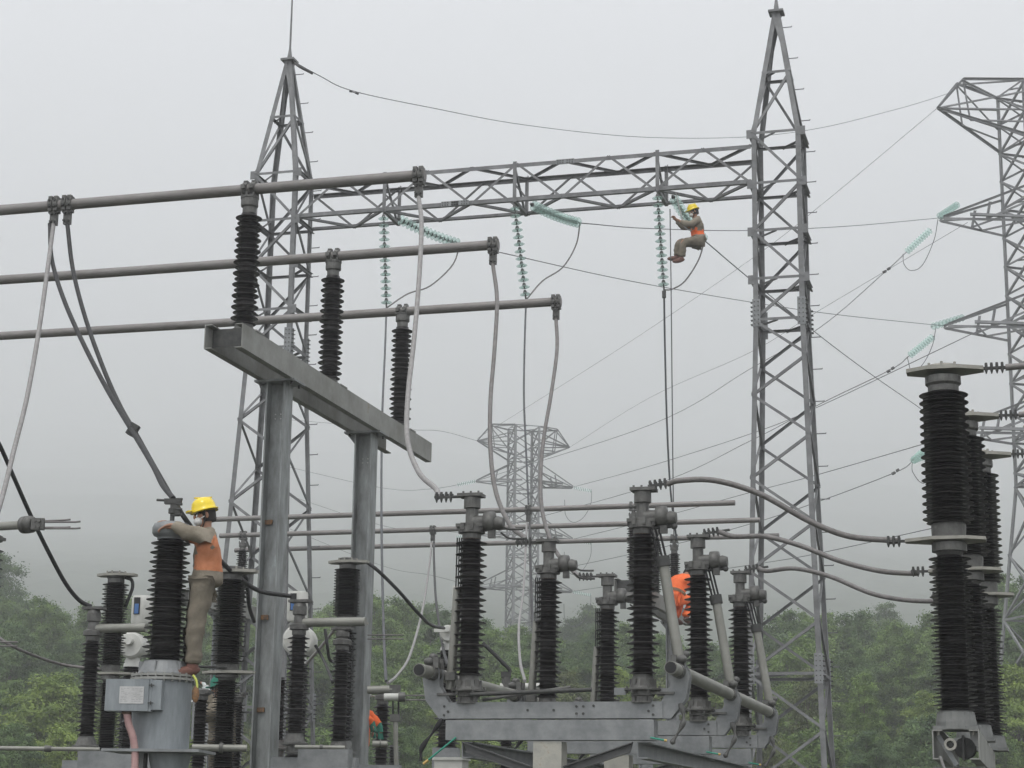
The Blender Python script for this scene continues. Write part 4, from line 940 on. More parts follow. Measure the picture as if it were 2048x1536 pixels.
# white oil transformers in the background
def oil_ct(px, Y, box, drum, label, gauge=True):
    p = W(px, 1300, Y); o = V((p.x, p.y, 0)); zf = lambda y: zat(o.x, o.y, y); s = 3820/Y/1.02
    th = Thing('oil_transformer', label, 'transformer', o, rot=TR, group='white oil transformers')
    x0, x1, y0, y1 = box; w_, h_ = (x1-x0)/s, zf(y0)-zf(y1); cx = ((x0+x1)/2-px)/s
    e = th.part('expansion_tank', MB().lathe([(w_*.44, 0), (w_*.5, .04), (w_*.5, h_-.04), (w_*.45, h_)], (cx, 0, zf(y1)), n=24), M_white)
    if gauge:
        gx = cx-w_*.12
        th.part('gauge_frame', MB().box((gx, -w_*.49, zf(y1)+h_*.62), w_*.30, .03, h_*.58), M_blk, e); th.part('level_gauge', MB().box((gx, -w_*.49-.02, zf(y1)+h_*.52), w_*.2, .01, h_*.34), M_blue, e)
    dx0, dx1, dy0, dy1 = drum; r_ = (dx1-dx0)/s/2; zc2 = zf((dy0+dy1)/2); cx = ((dx0+dx1)/2-px)/s
    th.part('head_drum', MB().lathe([(r_*.85, -.2), (r_, -.16), (r_, .2)], (cx, 0, zc2), (0, 1, 0), 28, smooth=False), M_white)
    th.part('drum_terminal', MB().tube([V((cx, -.2, zc2+.05)), V((cx, -.34, zc2+.05))], r_*.3, 12).box((cx-.08, -.30, zc2+.03), .25, .05, .05), M_white)
    th.part('neck', MB().lathe([(.14, -r_-.12), (.1, -r_*.9)], (cx, 0, zc2), n=16), M_white)
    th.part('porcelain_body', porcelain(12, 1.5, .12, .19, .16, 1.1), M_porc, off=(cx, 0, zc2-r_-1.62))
    th.part('pedestal', MB().box((cx, 0, (zc2-r_-1.62)/2), .4, .4, zc2-r_-1.62), M_galv)
oil_ct(275, 29, (259, 299, 1192, 1250), (241, 292, 1264, 1320), 'white oil transformer with blue level gauge, behind the tank transformer')
oil_ct(592, 29, (571, 612, 1184, 1243), (568, 630, 1243, 1322), 'white oil transformer with blue level gauge, between the two big columns')
oil_ct(900, 30, (902, 917, 1172, 1240), (881, 914, 1236, 1302), 'grey round oil transformer head left of the front disconnector pole', False)

# ------------------------------------------------------------------ far busbars
YF = 38.
f0 = W(1267, 1030, YF); fs = 2.2
FU = [V((f0.x, f0.y, 0))+R*fs*k for k in range(3)]
zfp = zat(f0.x, f0.y, 1012); RF = .055
far_names = ('front', 'middle', 'rear')
fa = []
for k in range(3):
    p = FU[k]+Z*zfp
    def af(px, p=p):
        lo, hi = -20., 12.
        for _ in range(40):
            m_ = (lo+hi)/2
            if proj(p+A*m_)[0] < px: lo = m_
            else: hi = m_
        return lo
    a0_, a1_ = af((428, 440, 470)[k]), af((1470, 1520, 1558)[k]); fa.append(af)
    single('busbar', MB().tube([p+A*a0_, p+A*a1_], RF, 14), M_pipe, 'thinner far aluminium busbar tube low across the picture, %s of three' % ('topmost', 'middle', 'lowest')[k], 'busbar', 'far busbar tubes')
ztf = zat(f0.x, f0.y, 1168)
for lbl, px, kk in (('right', 1267, None), ('left', 405, None)):
    da = 0 if lbl == 'right' else fa[0](405)-0
    lo, hi = -20., 12.
    if lbl == 'left':
        for _ in range(40):
            m_ = (lo+hi)/2
            if proj(FU[0]+Z*zfp+A*m_)[0] < px: lo = m_
            else: hi = m_
        da = lo
    base = FU[0]+A*da-R*.9
    bus_support(base, [.9, .9+fs, .9+2*fs], ztf-.3, ztf, [2.1, 5.0], 'smaller %s steel support of the far busbars' % lbl, 0, 2*fs+1.6, .40, .3, M_galv)
    for k in range(3):
        p = FU[k]+A*da
        L = zfp-ztf-.09-.16-.19
        bus_post(V((p.x, p.y, ztf+.016)), L, .16, .135, zfp-ztf-.016, RF, '%s post insulator on the %s support of the far busbars' % (far_names[k], lbl), n=12, group='post insulators under the far busbars')
# drop cables from the far busbars
def fclamp(px, k): return FU[k]+Z*zfp+A*fa[k](px)
for (px, k, runs) in ((866, 1, (([(860, 1120), (845, 1220), (820, 1310), (795, 1350), (776, 1366)], M_cabl, 'pale cable curving down left from the middle far busbar'), ([(868, 1120), (872, 1200), (885, 1290), (895, 1330)], M_cabk, 'dark cable dropping straight from the middle far busbar'))),
                      (1057, 0, (([(1052, 1080), (1047, 1180), (1038, 1250), (1040, 1320), (1050, 1362)], M_cabl, 'pale cable hanging from the topmost far busbar'), ([(1059, 1080), (1063, 1180), (1066, 1260), (1070, 1340)], M_cabk, 'dark cable hanging from the topmost far busbar')))):
    c0 = fclamp(px, k)
    for j, (l, m_, lb) in enumerate(runs):
        s = c0-Z*.28+A*(.03 if j else -.03)
        th = cable_thing('drop_cable', [s]+[W(x, y, lerp(s.y, 26, (i+1)/len(l))) for i, (x, y) in enumerate(l)], .022, m_, lb, 'cable', 'drop cables of the far busbars')
        if j == 0: drop_clamp(th, c0, rp=RF)
# vertical droppers from the hanging strings
for i, (l, lb) in enumerate((([(770, 700), (764, 850), (763, 1050), (767, 1250), (772, 1362)], 'thin dark dropper wire below the left hanging glass string'),
                             ([(1049, 700), (1048, 800), (1053, 920), (1057, 1008)], 'thin dark dropper wire below the middle hanging glass string'),
                             ([(1330, 700), (1334, 850), (1341, 980), (1353, 1078)], 'thin dark dropper wire below the right hanging glass string'))):
    s = hang[i]-Z*.02
    ey = (26, 38, 42)[i]
    th = Thing('dropper_wire', lb, 'wire', s, group='dropper wires under the gantry')
    th.part('wire', MB().tube(spline([s]+[W(x, y, lerp(s.y, ey, (j+1)/len(l))) for j, (x, y) in enumerate(l)]), .021, 8), M_wire)
    th.part('clamp', MB().tube([s, s-Z*.16], .045, 8), M_dark)
cable('rope', pxs([(1340, 418, 39.6), (1342, 560, 39.7), (1344, 760, 40), (1346, 950, 40.5), (1348, 1075, 41)]), .012, M_wire, 'thin straight rope hanging beside the seated worker', 'rope')

# ------------------------------------------------------------------ cables at the left
p1 = bus_p[0]
def on_bus(px):
    lo, hi = -9., 3.
    for _ in range(40):
        m_ = (lo+hi)/2
        if proj(p1+A*m_)[0] < px: lo = m_
        else: hi = m_
    return p1+A*lo
ca, cb_ = on_bus(110), on_bus(137)
cbx = on_bus(119)
th = cable_thing('jumper_cable', [ca-Z*.24]+pxs([(95, 540, 21.6), (78, 660, 21), (55, 790, 20.4), (28, 900, 19.8), (2, 1003, 19.2), (-30, 1100, 18.8)]), .026, M_cabl, 'pale cable falling from the front busbar to the left edge', 'cable', 'cables hanging from the left of the front busbar')
drop_clamp(th, ca)
hd_ = ct0+Z*(zh+.40)
th = cable_thing('jumper_cable', [ca-Z*.24-A*.05]+pxs([(104, 520, 21.8), (128, 600, 21.2), (168, 690, 20.6), (215, 780, 20), (262, 858, 19.4), (305, 930, 18.7), (325, 970, 18.3)])+[hd_], .026, M_cabk, 'dark cable from the front busbar to the head of the tank transformer', 'cable', 'cables hanging from the left of the front busbar')
th = cable_thing('jumper_cable', [cb_-Z*.24]+pxs([(146, 540, 21.8), (172, 640, 21.2), (208, 740, 20.6), (240, 812, 20.1), (272, 868, 19.6), (318, 950, 19.3), (372, 1040, 19.3), (432, 1112, 20), (478, 1155, 20.6), (520, 1182, 21.2), (580, 1192, 21.6)]), .026, M_cabk, 'dark cable passing behind the standing worker to the disconnector pole between the columns', 'cable', 'cables hanging from the left of the front busbar')
drop_clamp(th, cb_)
th = Thing('cable_spacer', 'black spacer clamp joining the two dark cables above the worker', 'cable clamp', W(266, 860, 19.5))
th.part('clamp', MB().box(W(266, 860, 19.5), .09, .09, .13, Matrix.Rotation(.5, 3, 'Y')), M_dark); th.part('bolts', MB().bolts(pxs([(262, 855, 19.4), (270, 866, 19.4)]), V((0, 1, 0)), .015, .05), M_dark)
CL = 'loose dark cables at the left'
cable('black_cable', pxs([(-30, 840, 19.5), (0, 892, 19.8), (30, 960, 20.2), (62, 1032, 20.6), (95, 1100, 21), (130, 1165, 21.4), (158, 1200, 21.7), (182, 1213, 21.8)]), .024, M_cabk, 'dark cable sweeping down from the left edge to the closed disconnector pole', 'cable', CL)
cable('grey_cable', pxs([(-20, 1262, 24), (20, 1290, 24), (70, 1312, 24.5), (120, 1328, 25), (165, 1335, 25), (205, 1338, 25)]), .02, M_cabm, 'grey-green cable drooping across the trees at the lower left', 'cable', CL)
cable('black_cable', pxs([(250, 1155, 25), (263, 1160, 25), (265, 1175, 25), (258, 1195, 25), (250, 1215, 25)]), .022, M_cabk, 'short dark cable loop beside the far left breaker pole top', 'cable', CL)
cable('black_cable', pxs([(478, 1140, 20.6), (490, 1150, 20.8), (495, 1180, 21), (499, 1215, 21.2), (508, 1243, 21.6)]), .022, M_cabk, 'short dark cable loop left of the first big column', 'cable', CL)
cable('black_cable', pxs([(650, 1258, 24), (655, 1295, 24), (659, 1318, 24.3), (668, 1325, 24.5)]), .02, M_cabk, 'hooked dark cable left of the second big column', 'cable', CL)
cable('black_cable', pxs([(630, 1290, 26), (645, 1315, 26), (658, 1345, 25.5), (665, 1365, 25)]), .02, M_cabk, 'dark cable running down from the white transformer drum', 'cable', CL)
cable('white_cable', pxs([(672, 1255, 26), (645, 1290, 26.5), (612, 1328, 27)]), .022, M_cabl, 'straight pale cable slanting behind the closed disconnector pole', 'cable', CL)
cable('black_cable', pxs([(735, 1125, 25), (760, 1145, 25), (800, 1185, 25.5), (835, 1225, 26), (862, 1250, 27), (888, 1256, 29)]), .024, M_cabk, 'dark cable sagging from behind the second column to the round transformer head', 'cable', CL)
cable('black_cable', pxs([(965, 1286, 22), (985, 1305, 22), (1005, 1325, 22), (1018, 1338, 22), (1020, 1345, 22)]), .022, M_cabk, 'short dark cable behind the front disconnector pole', 'cable', CL)
cable('steel_rod', pxs([(380, 1333, 20), (420, 1334, 20.2), (455, 1336, 20.4)]), .014, M_dark, 'thin rod from the breaker pole to the worker\'s feet', 'rod', CL)
# low terminal stub behind the front disconnector
t_ = Thing('terminal_stub', 'short post terminal standing behind the front disconnector beam', 'terminal', W(1013, 1400, 22))
t_.part('post', MB().tube([W(1012, 1390, 22), W(1012, 1352, 22)], .05, 12), M_cast); t_.part('cap', MB().box(W(1012, 1349, 22), .12, .1, .06), M_dark)
t_.part('arm', MB().tube([W(1000, 1373, 22), W(1082, 1373, 22)], .04, 12), M_white)

# ------------------------------------------------------------------ people
def skin(nodes, edges, name, root=0, lvl=2):
    me = bpy.data.meshes.new('tmp'); me.from_pydata([tuple(n[0]) for n in nodes], edges, [])
    ob = bpy.data.objects.new('tmp', me); COL.objects.link(ob)
    md = ob.modifiers.new('s', 'SKIN'); md.use_smooth_shade = True
    sv = me.skin_vertices[0].data if me.skin_vertices else None
    for i, n in enumerate(nodes):
        r = n[1] if isinstance(n[1], tuple) else (n[1], n[1]); sv[i].radius = r; sv[i].use_root = (i == root)
    sb = ob.modifiers.new('u', 'SUBSURF'); sb.levels = lvl; sb.render_levels = lvl
    dg = bpy.context.evaluated_depsgraph_get(); out = bpy.data.meshes.new_from_object(ob.evaluated_get(dg)); out.name = name
    bpy.data.objects.remove(ob); bpy.data.meshes.remove(me)
    for p in out.polygons: p.use_smooth = True
    out.materials.clear()
    return out
def person(loc, yaw, J, label, top, trous, hat=None, mask=False, zone=None, shoes=M_shoe, sc_=1., gloves=None, belt=True):
    """J: joints in the figure's own frame (x ahead, y left, z up), metres"""
    rot = Matrix.Rotation(yaw, 4, 'Z') @ Matrix.Scale(sc_, 4)
    th = Thing('person', label, 'person', loc, rot=rot, group=None)
    j = {k: V(v) for k, v in J.items()}
    for k in ('hip', 'knee', 'ankle', 'toe', 'sho', 'elb', 'wri', 'fin'):
        pass
    pel, wai, che, nek, hed = j['pel'], j['wai'], j['che'], j['nek'], j['hed']
    def chain(base, items, nodes, edges, parent):
        for p, r in items: nodes.append((p, r)); edges.append((parent, len(nodes)-1)); parent = len(nodes)-1
        return parent
    N, E = [(pel, (.13, .11))], []
    w_ = chain(0, [(wai, (.12, .095)), (che, (.145, .10))], N, E, 0)
    n_ = chain(0, [(nek, .052), (nek*.5+hed*.5, .06), (hed, (.083, .088)), (hed+(hed-nek).normalized()*.07, .07)], N, E, w_)
    hands = []
    for s in 'LR':
        k = chain(0, [(j['hip'+s], .085), (j['hip'+s]*.5+j['kne'+s]*.5, .075), (j['kne'+s], .055), (j['kne'+s]*.5+j['ank'+s]*.5, .05), (j['ank'+s], .038)], N, E, 0)
        k = chain(0, [(j['ank'+s]+V((.02, 0, -.04)), .036), (j['toe'+s], .03)], N, E, k)
        k = chain(0, [(j['sho'+s], .055), (j['sho'+s]*.5+j['elb'+s]*.5, .042), (j['elb'+s], .036), (j['wri'+s], .026)], N, E, w_)
        d = (j['fin'+s]-j['wri'+s]).normalized(); kk = chain(0, [(j['wri'+s]+d*.05, (.042, .026)), (j['wri'+s]+d*.085, (.044, .022))], N, E, k)
        side = d.cross(V((0, 0, 1))); side = side.normalized() if side.length > .1 else V((0, 1, 0))
        curl = V((0, 0, -1)) - d*d.z*-1; curl = curl.normalized() if curl.length > .1 else V((-1, 0, 0))
        for q, (o, L) in enumerate(((-.027, .075), (-.009, .088), (.009, .082), (.027, .066))):
            b = j['wri'+s]+d*.085+side*o
            chain(0, [(b+d*.018, .0115), (b+d*(L*.55)+side*o*.4+curl*.008, .0105), (b+d*L*.95+side*o*.6+curl*.03, .009)], N, E, kk)
        b = j['wri'+s]+d*.03+side*(-.03 if s == 'L' else .03)
        chain(0, [(b, .012), (b+d*.03+side*(-.02 if s == 'L' else .02), .011), (b+d*.06+side*(-.024 if s == 'L' else .024)+curl*.015, .009)], N, E, k)
    me = skin(N, E, 'body'); me.materials.append(M_skin); th.part('body', me, M_skin)
    up = (hed-nek).normalized(); fwd = (V((1, 0, 0)) - up*up.x).normalized() if 'look' not in j else j['look'].normalized()
    lf = up.cross(fwd).normalized(); HM = Matrix((fwd, lf, up)).transposed()
    hc = hed+up*.02
    H = lambda x, y, z: hc+HM@V((x, y, z))
    fc = MB().ball(H(.095, 0, -.01), .016, .014, .024, M=HM)
    for s in (-1, 1): fc.ball(H(0, s*.088, -.005), .02, .009, .032, M=HM)
    th.part('nose_and_ears', fc, M_skin)
    ey = MB()
    for s in (-1, 1): ey.ball(H(.078, s*.032, .02), .009, .013, .008, M=HM)
    th.part('eyes', ey, M_hair)
    if not mask: th.part('mouth', MB().ball(H(.083, 0, -.052), .006, .024, .006, M=HM), M_rust)
    th.part('hair', MB().lathe([(.078, -.06), (.084, -.03), (.086, .03), (.078, .075), (.05, .095), (.0, .10)], H(-.026, 0, 0), up, 18), M_hair)
    if mask: th.part('face_mask', MB().ball(H(.068, 0, -.052), .045, .062, .042, M=HM).tube([H(.07, .05, -.04), H(.0, .092, -.005)], .006, 5).tube([H(.07, -.05, -.04), H(.0, -.092, -.005)], .006, 5), M_mask)
    if hat:
        hm = MB().lathe([(.135, .0), (.138, .008), (.118, .016), (.116, .05), (.104, .09), (.075, .12), (.033, .134), (.0, .137)], H(-.005, 0, .045), (up+fwd*.10), 28, caps=False)
        hm.box(H(-.01, 0, .177), .17, .022, .012, HM); hm.lathe([(.136, -.004), (.0, .0)], H(-.005, 0, .045), up, 28)
        hm.prism([(0, -.075), (.045, -.05), (.055, 0), (.045, .05), (0, .075)], H(.12, 0, .040), H(.12, 0, .052), HM@V((1, 0, 0)), HM@V((0, 1, 0)))
        h_ = th.part('hard_hat', hm, hat)
        th.part('chin_strap', MB().tube(spline([H(.02, .105, .05), H(.02, .10, -.03), H(.04, .05, -.105), H(.04, -.05, -.105), H(.02, -.10, -.03), H(.02, -.105, .05)], 4), .006, 6), M_hair, h_)
    # jacket and trousers: own surfaces a little outside the body
    N, E = [(pel+(pel-wai).normalized()*.05, (.195, .180))], []
    w_ = chain(0, [(wai*.6+pel*.4, (.185, .170)), (wai, (.172, .150)), (che*.5+wai*.5, (.182, .155)), (che, (.180, .14))], N, E, 0)
    chain(0, [(nek*.75+che*.25, (.10, .09)), (nek*1.0+V((0, 0, .01)), .062)], N, E, w_)
    for s in 'LR':
        a, b, c = j['sho'+s], j['elb'+s], j['wri'+s]
        sg = V((0, .01 if s == 'L' else -.01, .01))
        chain(0, [(a, .095), (a*.6+b*.4+sg, .088), (b*.85+a*.15, .080), (b*.8+c*.2-sg, .078), (b*.5+c*.5, .062), (c*.9+b*.1, .060), (c, .045)], N, E, w_)
    me = skin(N, E, 'jacket'); me.materials.append(top)
    if zone:
        me.materials.append(zone[0])
        for p in me.polygons:
            if zone[1](p.center): p.material_index = 1
    rough_cloth(me, 7, .020); th.part('jacket', me, top)
    N, E = [(pel+V((0, 0, .0)), (.125, .12))], []
    for s in 'LR':
        a, b, c = j['hip'+s], j['kne'+s], j['ank'+s]
        chain(0, [(a, .120), (a*.55+b*.45, .112), (b*.9+a*.1, .088), (b*.6+c*.4, .090), (b*.25+c*.75, .080), (c+V((0, 0, .06)), .088), (c+V((0, 0, .02)), .070)], N, E, 0)
    me = skin(N, E, 'trousers'); me.materials.append(trous); rough_cloth(me, 11, .022); th.part('trousers', me, trous)
    if belt: th.part('belt', MB().lathe([(.152, -.022), (.157, 0), (.152, .022)], pel*.6+wai*.4, wai-pel, 24, caps=False), M_shoe)
    for s in 'LR':
        a, b = j['ank'+s], j['toe'+s]; d = (b-a); d = V((d.x, d.y, d.z*.6)).normalized()
        u2 = V((0, 1, 0)).cross(d)*-1; M2 = Matrix((d, d.cross(V((0, 0, 1))).normalized(), d.cross(V((0, 0, 1))).cross(d).normalized())).transposed()
        c = (a*.4+b*.6)+V((0, 0, -.02))
        th.part('shoe', MB().ball(c, .145, .055, .052, M=M2).ball(c-M2@V((.07, 0, -.03)), .06, .05, .06, M=M2), shoes)
    if gloves:
        for s in 'LR':
            d = (j['fin'+s]-j['wri'+s]).normalized(); gl = MB().tube([j['wri'+s]-d*.03, j['wri'+s]+d*.04, j['wri'+s]+d*.1], [.04, .045, .042], 10)
            side = d.cross(V((0, 0, 1))).normalized()
            for o in (-.03, -.01, .01, .03): gl.tube([j['wri'+s]+d*.09+side*o, j['wri'+s]+d*.17+side*o*1.5-V((0, 0, .02))], [.014, .011], 6)
            gl.tube([j['wri'+s]+d*.04+side*.03, j['wri'+s]+d*.10+side*.075], [.014, .011], 6)
            th.part('glove', gl, gloves)
    return th
def rough_cloth(me, f, amp):
    vs = me.vertices
    for v in vs:
        n = mn.noise(v.co*f)+.5*mn.noise(V((v.co.x*f*2.2, v.co.y*f*2.2, v.co.z*f*4.5)))
        v.co += v.normal*amp*n
    me.update()

# standing worker on the tank transformer, facing left, arms round the insulator head
foot = W(386, 1352, 18.0); foot.z = ztk+.02
Pw = V((foot.x, foot.y, foot.z))
J = dict(pel=(-.08, 0, .86), wai=(-.085, 0, 1.0), che=(-.07, .0, 1.22), nek=(-.055, 0, 1.385), hed=(-.035, .0, 1.49), look=(.93, .22, -.12),
         hipL=(-.05, .085, .82), kneL=(.0, .10, .46), ankL=(.0, .09, .07), toeL=(.12, .10, .03),
         hipR=(-.05, -.085, .82), kneR=(.03, -.09, .47), ankR=(.02, -.08, .07), toeR=(.14, -.09, .03),
         shoL=(-.05, .165, 1.29), elbL=(.10, .25, 1.30), wriL=(.25, .17, 1.39), finL=(.35, .10, 1.36),
         shoR=(-.05, -.165, 1.31), elbR=(.12, -.24, 1.34), wriR=(.28, -.15, 1.44), finR=(.38, -.06, 1.46))
person(Pw, pi+radians(8), J, 'standing worker in yellow hard hat, white mask and orange-backed khaki jacket embracing the transformer insulator', M_kha, M_kha2, M_yel, True,
       zone=(M_ora, lambda c: c.x < .035 and .97 < c.z < 1.30 and abs(c.y) < .20 or c.x < .10 and 1.2 < c.z < 1.275 and abs(c.y) < .24), belt=False)
th = Thing('strap', 'green and yellow strap hanging at the worker\'s feet on the flange edge', 'strap', W(392, 1370, 17.8))
th.part('webbing', MB().tube(spline(pxs([(386, 1350, 17.8), (393, 1362, 17.8), (394, 1378, 17.8), (389, 1395, 17.8)])), .012, 6), M_strip)
th.part('coloured_tag', MB().ball(W(391, 1388, 17.8), .035, .02, .08), M_orust)
# green cap of someone behind him is part of the hat of the hidden worker's mate: a green helmet just right of the yellow one
# seated worker hanging under the gantry beam
Ps = W(1399, 484, 40.6)
Jb = dict(pel=(0, 0, 0), wai=(.03, 0, .15), che=(.05, 0, .36), nek=(.09, 0, .53), hed=(.12, 0, .635),
          hipL=(.03, .09, -.02), kneL=(.40, .12, -.05), ankL=(.42, .11, -.42), toeL=(.54, .12, -.48),
          hipR=(.03, -.09, -.01), kneR=(.44, -.10, .02), ankR=(.46, -.09, -.34), toeR=(.59, -.10, -.36),
          shoL=(.06, .17, .44), elbL=(.24, .19, .30), wriL=(.45, .12, .38), finL=(.55, .08, .46),
          shoR=(.07, -.17, .45), elbR=(.28, -.2, .36), wriR=(.46, -.10, .47), finR=(.56, -.05, .55))
person(Ps, pi+radians(10), Jb, 'worker in yellow hard hat sitting on the slanting glass string under the gantry beam', M_kha, M_kha2, M_yel, True,
       zone=(M_ora2, lambda c: .12 < c.z < .25 and abs(c.y) < .16 and c.x > -.06), sc_=1.05)
th = Thing('rope', 'safety rope from the seated worker\'s belt up to the gantry beam', 'safety rope', W(1375, 460, 40.4))
th.part('rope', MB().tube(spline(pxs([(1384, 462, 40.4), (1370, 455, 40.4), (1362, 430, 40.4), (1356, 405, 40.5), (1352, 385, 40.6)])), .012, 6), M_cabl)
th.part('rope', MB().tube(spline(pxs([(1374, 458, 40.4), (1368, 448, 40.4), (1360, 420, 40.5)])), .012, 6), M_cabl)
# bent-over worker in orange on the far support
Po = W(1350, 1200, 38.6)
Jo = dict(pel=(-.02, 0, .02), wai=(.06, 0, .17), che=(.17, 0, .36), nek=(.30, 0, .47), hed=(.40, 0, .50),
          hipL=(.0, .09, .0), kneL=(.36, .14, .02), ankL=(.16, .12, -.32), toeL=(.3, .12, -.36),
          hipR=(.0, -.09, .0), kneR=(.36, -.14, .02), ankR=(.16, -.12, -.32), toeR=(.3, -.12, -.36),
          shoL=(.2, .18, .37), elbL=(.33, .24, .17), wriL=(.50, .16, .10), finL=(.58, .1, .08),
          shoR=(.2, -.18, .37), elbR=(.33, -.24, .17), wriR=(.50, -.16, .10), finR=(.58, -.1, .08))
t_ = person(Po, radians(48), Jo, 'crouching worker in bright orange seen from behind between two black insulators', M_ora2, M_ora2, M_hair, sc_=1.12)
t_.part('safety_belt', MB().lathe([(.185, -.03), (.19, 0), (.185, .03)], V((.03, 0, .11)), V((.08, 0, .15)), 24, caps=False), M_orust)
# worker hidden behind the left breaker pole, gloved hand reaching up
Ph = W(440, 1560, 23.0); Ph.z = W(440, 1372, 23.0).z-1.60
Jh = dict(pel=(0, 0, .9), wai=(0, 0, 1.04), che=(.02, 0, 1.28), nek=(.04, 0, 1.42), hed=(.05, 0, 1.53), hipL=(0, .09, .86), kneL=(.03, .1, .48), ankL=(0, .1, .07), toeL=(.13, .1, .03),
          hipR=(0, -.09, .86), kneR=(.03, -.1, .48), ankR=(0, -.1, .07), toeR=(.13, -.1, .03), shoL=(.02, .17, 1.36), elbL=(.10, .24, 1.2), wriL=(.22, .2, 1.32), finL=(.30, .18, 1.4),
          shoR=(.02, -.17, 1.36), elbR=(.12, -.24, 1.25), wriR=(.28, -.2, 1.52), finR=(.32, -.2, 1.62))
person(Ph, pi-.2, Jh, 'worker almost hidden behind the left breaker pole, only a white glove and sleeve showing', M_kha, M_kha2, M_green, gloves=M_glove)
Pk = W(712, 1560, 26.0); Pk.z = W(719, 1425, 26.0).z-1.36
Jk = dict(Jh); Jk.update(shoL=(.02, .17, 1.36), elbL=(.14, .2, 1.3), wriL=(.25, .17, 1.2), finL=(.27, .16, 1.1), elbR=(.14, -.2, 1.3), wriR=(.25, -.17, 1.2), finR=(.27, -.16, 1.1))
person(Pk, radians(-12), Jk, 'worker hidden behind the second big column, orange sleeve and green-white glove showing', M_ora2, M_kha2, M_white, gloves=M_green)

# ------------------------------------------------------------------ trees
def leaf_quads(rng, centres, sizes, nrm):
    n = len(centres)
    a = rng.normal(size=(n, 3)); a /= np.linalg.norm(a, axis=1)[:, None]
    nn = nrm + .55*rng.normal(size=(n, 3)); nn /= np.linalg.norm(nn, axis=1)[:, None]
    t = np.cross(nn, a); t /= np.linalg.norm(t, axis=1)[:, None]+1e-9
    b = np.cross(nn, t); s = sizes[:, None]
    q = np.stack([centres-t*s*.5, centres+b*s*.28, centres+t*s*.5, centres-b*s*.28], 1).reshape(-1, 3)
    return q
def crown_mesh(seed, h, rad, low, nl, leaf, style):
    rng = np.random.default_rng(seed); lobes = []
    for i in range(nl):
        f = (i+.5)/nl; z = h*(low+(1-low)*f)
        env = rad*(sin(pi*min(1, (f*.82+.16)))**.7 if style != 'cone' else (1-f)**.7*1.05+.12)
        an = i*2.4+rng.uniform(-.5, .5); rr_ = env*rng.uniform(.25, .78)
        lobes.append((rr_*cos(an), rr_*sin(an), z-.0*h, env*rng.uniform(.34, .60), rng.uniform(.55, .85)))
    C, N, S = [], [], []
    for (x, y, z, r, fl) in lobes:
        nc = int(26*(r/1.0)**1.6)+8
        for _ in range(nc):
            d = rng.normal(size=3); d /= np.linalg.norm(d); d[2] = abs(d[2])*.9 if rng.random() < .65 else d[2]
            rc_ = r*rng.uniform(.78, 1.08); p = np.array([x, y, z])+d*rc_*np.array([1, 1, fl])
            k = int(rng.integers(26, 60)); cr = rng.uniform(.12, .28)
            o = rng.normal(size=(k, 3))*cr*np.array([1, 1, .6])
            C.append(p+o); N.append(np.tile(d*.8+np.array([0, 0, .5]), (k, 1))); S.append(rng.uniform(.7, 1.3, k)*leaf)
    C, N, S = np.concatenate(C), np.concatenate(N), np.concatenate(S)
    q = leaf_quads(rng, C, S, N); n = len(C)
    me = bpy.data.meshes.new('crown'); me.vertices.add(n*4); me.vertices.foreach_set('co', q.astype(np.float32).ravel())
    me.loops.add(n*4); me.loops.foreach_set('vertex_index', np.arange(n*4, dtype=np.int32))
    me.polygons.add(n); me.polygons.foreach_set('loop_start', np.arange(0, n*4, 4, dtype=np.int32)); me.polygons.foreach_set('loop_total', np.full(n, 4, dtype=np.int32))
    me.update(); me.validate()
    return me, lobes
def trunk_mb(h, rad, lobes, low, seed):
    rg = random.Random(seed); b = [V((rg.uniform(-.1, .1)*f*2, rg.uniform(-.1, .1)*f*2, h*f*.92)) for f in (0, .15, .35, .55, .75, 1)]
    mb = MB().tube(b, [h*.018+.05, h*.015+.04, h*.012+.03, h*.009+.02, h*.006+.015, .015], 8)
    for (x, y, z, r, fl) in lobes[::2]:
        k = max(1, min(4, int(z/h*5)-1)); s = b[k]
        e = V((x, y, z)); mb.tube([s, s*.5+e*.5+V((0, 0, -.1*h*.3)), e], [.06+h*.003, .04, .012], 6)
    return mb
PROTO = []
specs = [('round', 9.5, 2.6, .22, 26, 0), ('round', 11, 3.1, .25, 30, 1), ('round', 9, 2.4, .20, 26, 2), ('tall', 13, 2.3, .30, 30, 3), ('cone', 10.5, 2.3, .16, 26, 0), ('round', 12, 3.4, .28, 32, 1), ('tall', 10, 1.9, .22, 26, 2), ('round', 7, 2.6, .12, 22, 3)]
for i, (st, h, rad, low, nl, mi) in enumerate(specs):
    cm, lobes = crown_mesh(40+i, h, rad, low, nl, .155, st); cm.materials.append(M_leaf[mi])
    tm = trunk_mb(h, rad, lobes, low, 90+i).mesh('trunk'); tm.materials.append(M_bark); PROTO.append((cm, tm, h, st, mi))
crown_alt = {}
def tree(x, y, top_z, kind, label, group, mi=None, z0=None, rot=None):
    cm, tm, h, st, m0 = PROTO[kind]; z0 = z0 if z0 is not None else hgt(x, y)-.1
    if mi is not None and mi != m0:
        if (kind, mi) not in crown_alt:
            c2 = cm.copy(); c2.materials.clear(); c2.materials.append(M_leaf[mi]); crown_alt[(kind, mi)] = c2
        cm = crown_alt[(kind, mi)]
    s = (top_z-z0)/(h*1.04); sx = s*rnd.uniform(.95, 1.2)
    M = Matrix.Translation((x, y, z0)) @ Matrix.Rotation(rnd.uniform(0, 6.28) if rot is None else rot, 4, 'Z') @ Matrix.Diagonal((sx, sx, s, 1))
    e = bpy.data.objects.new('tree', None); COL.objects.link(e); e.matrix_world = M; tag(e, label, 'tree', group)
    for nm, me in (('trunk', tm), ('crown', cm)):
        o = bpy.data.objects.new(nm, me); COL.objects.link(o); o.parent = e
    return e
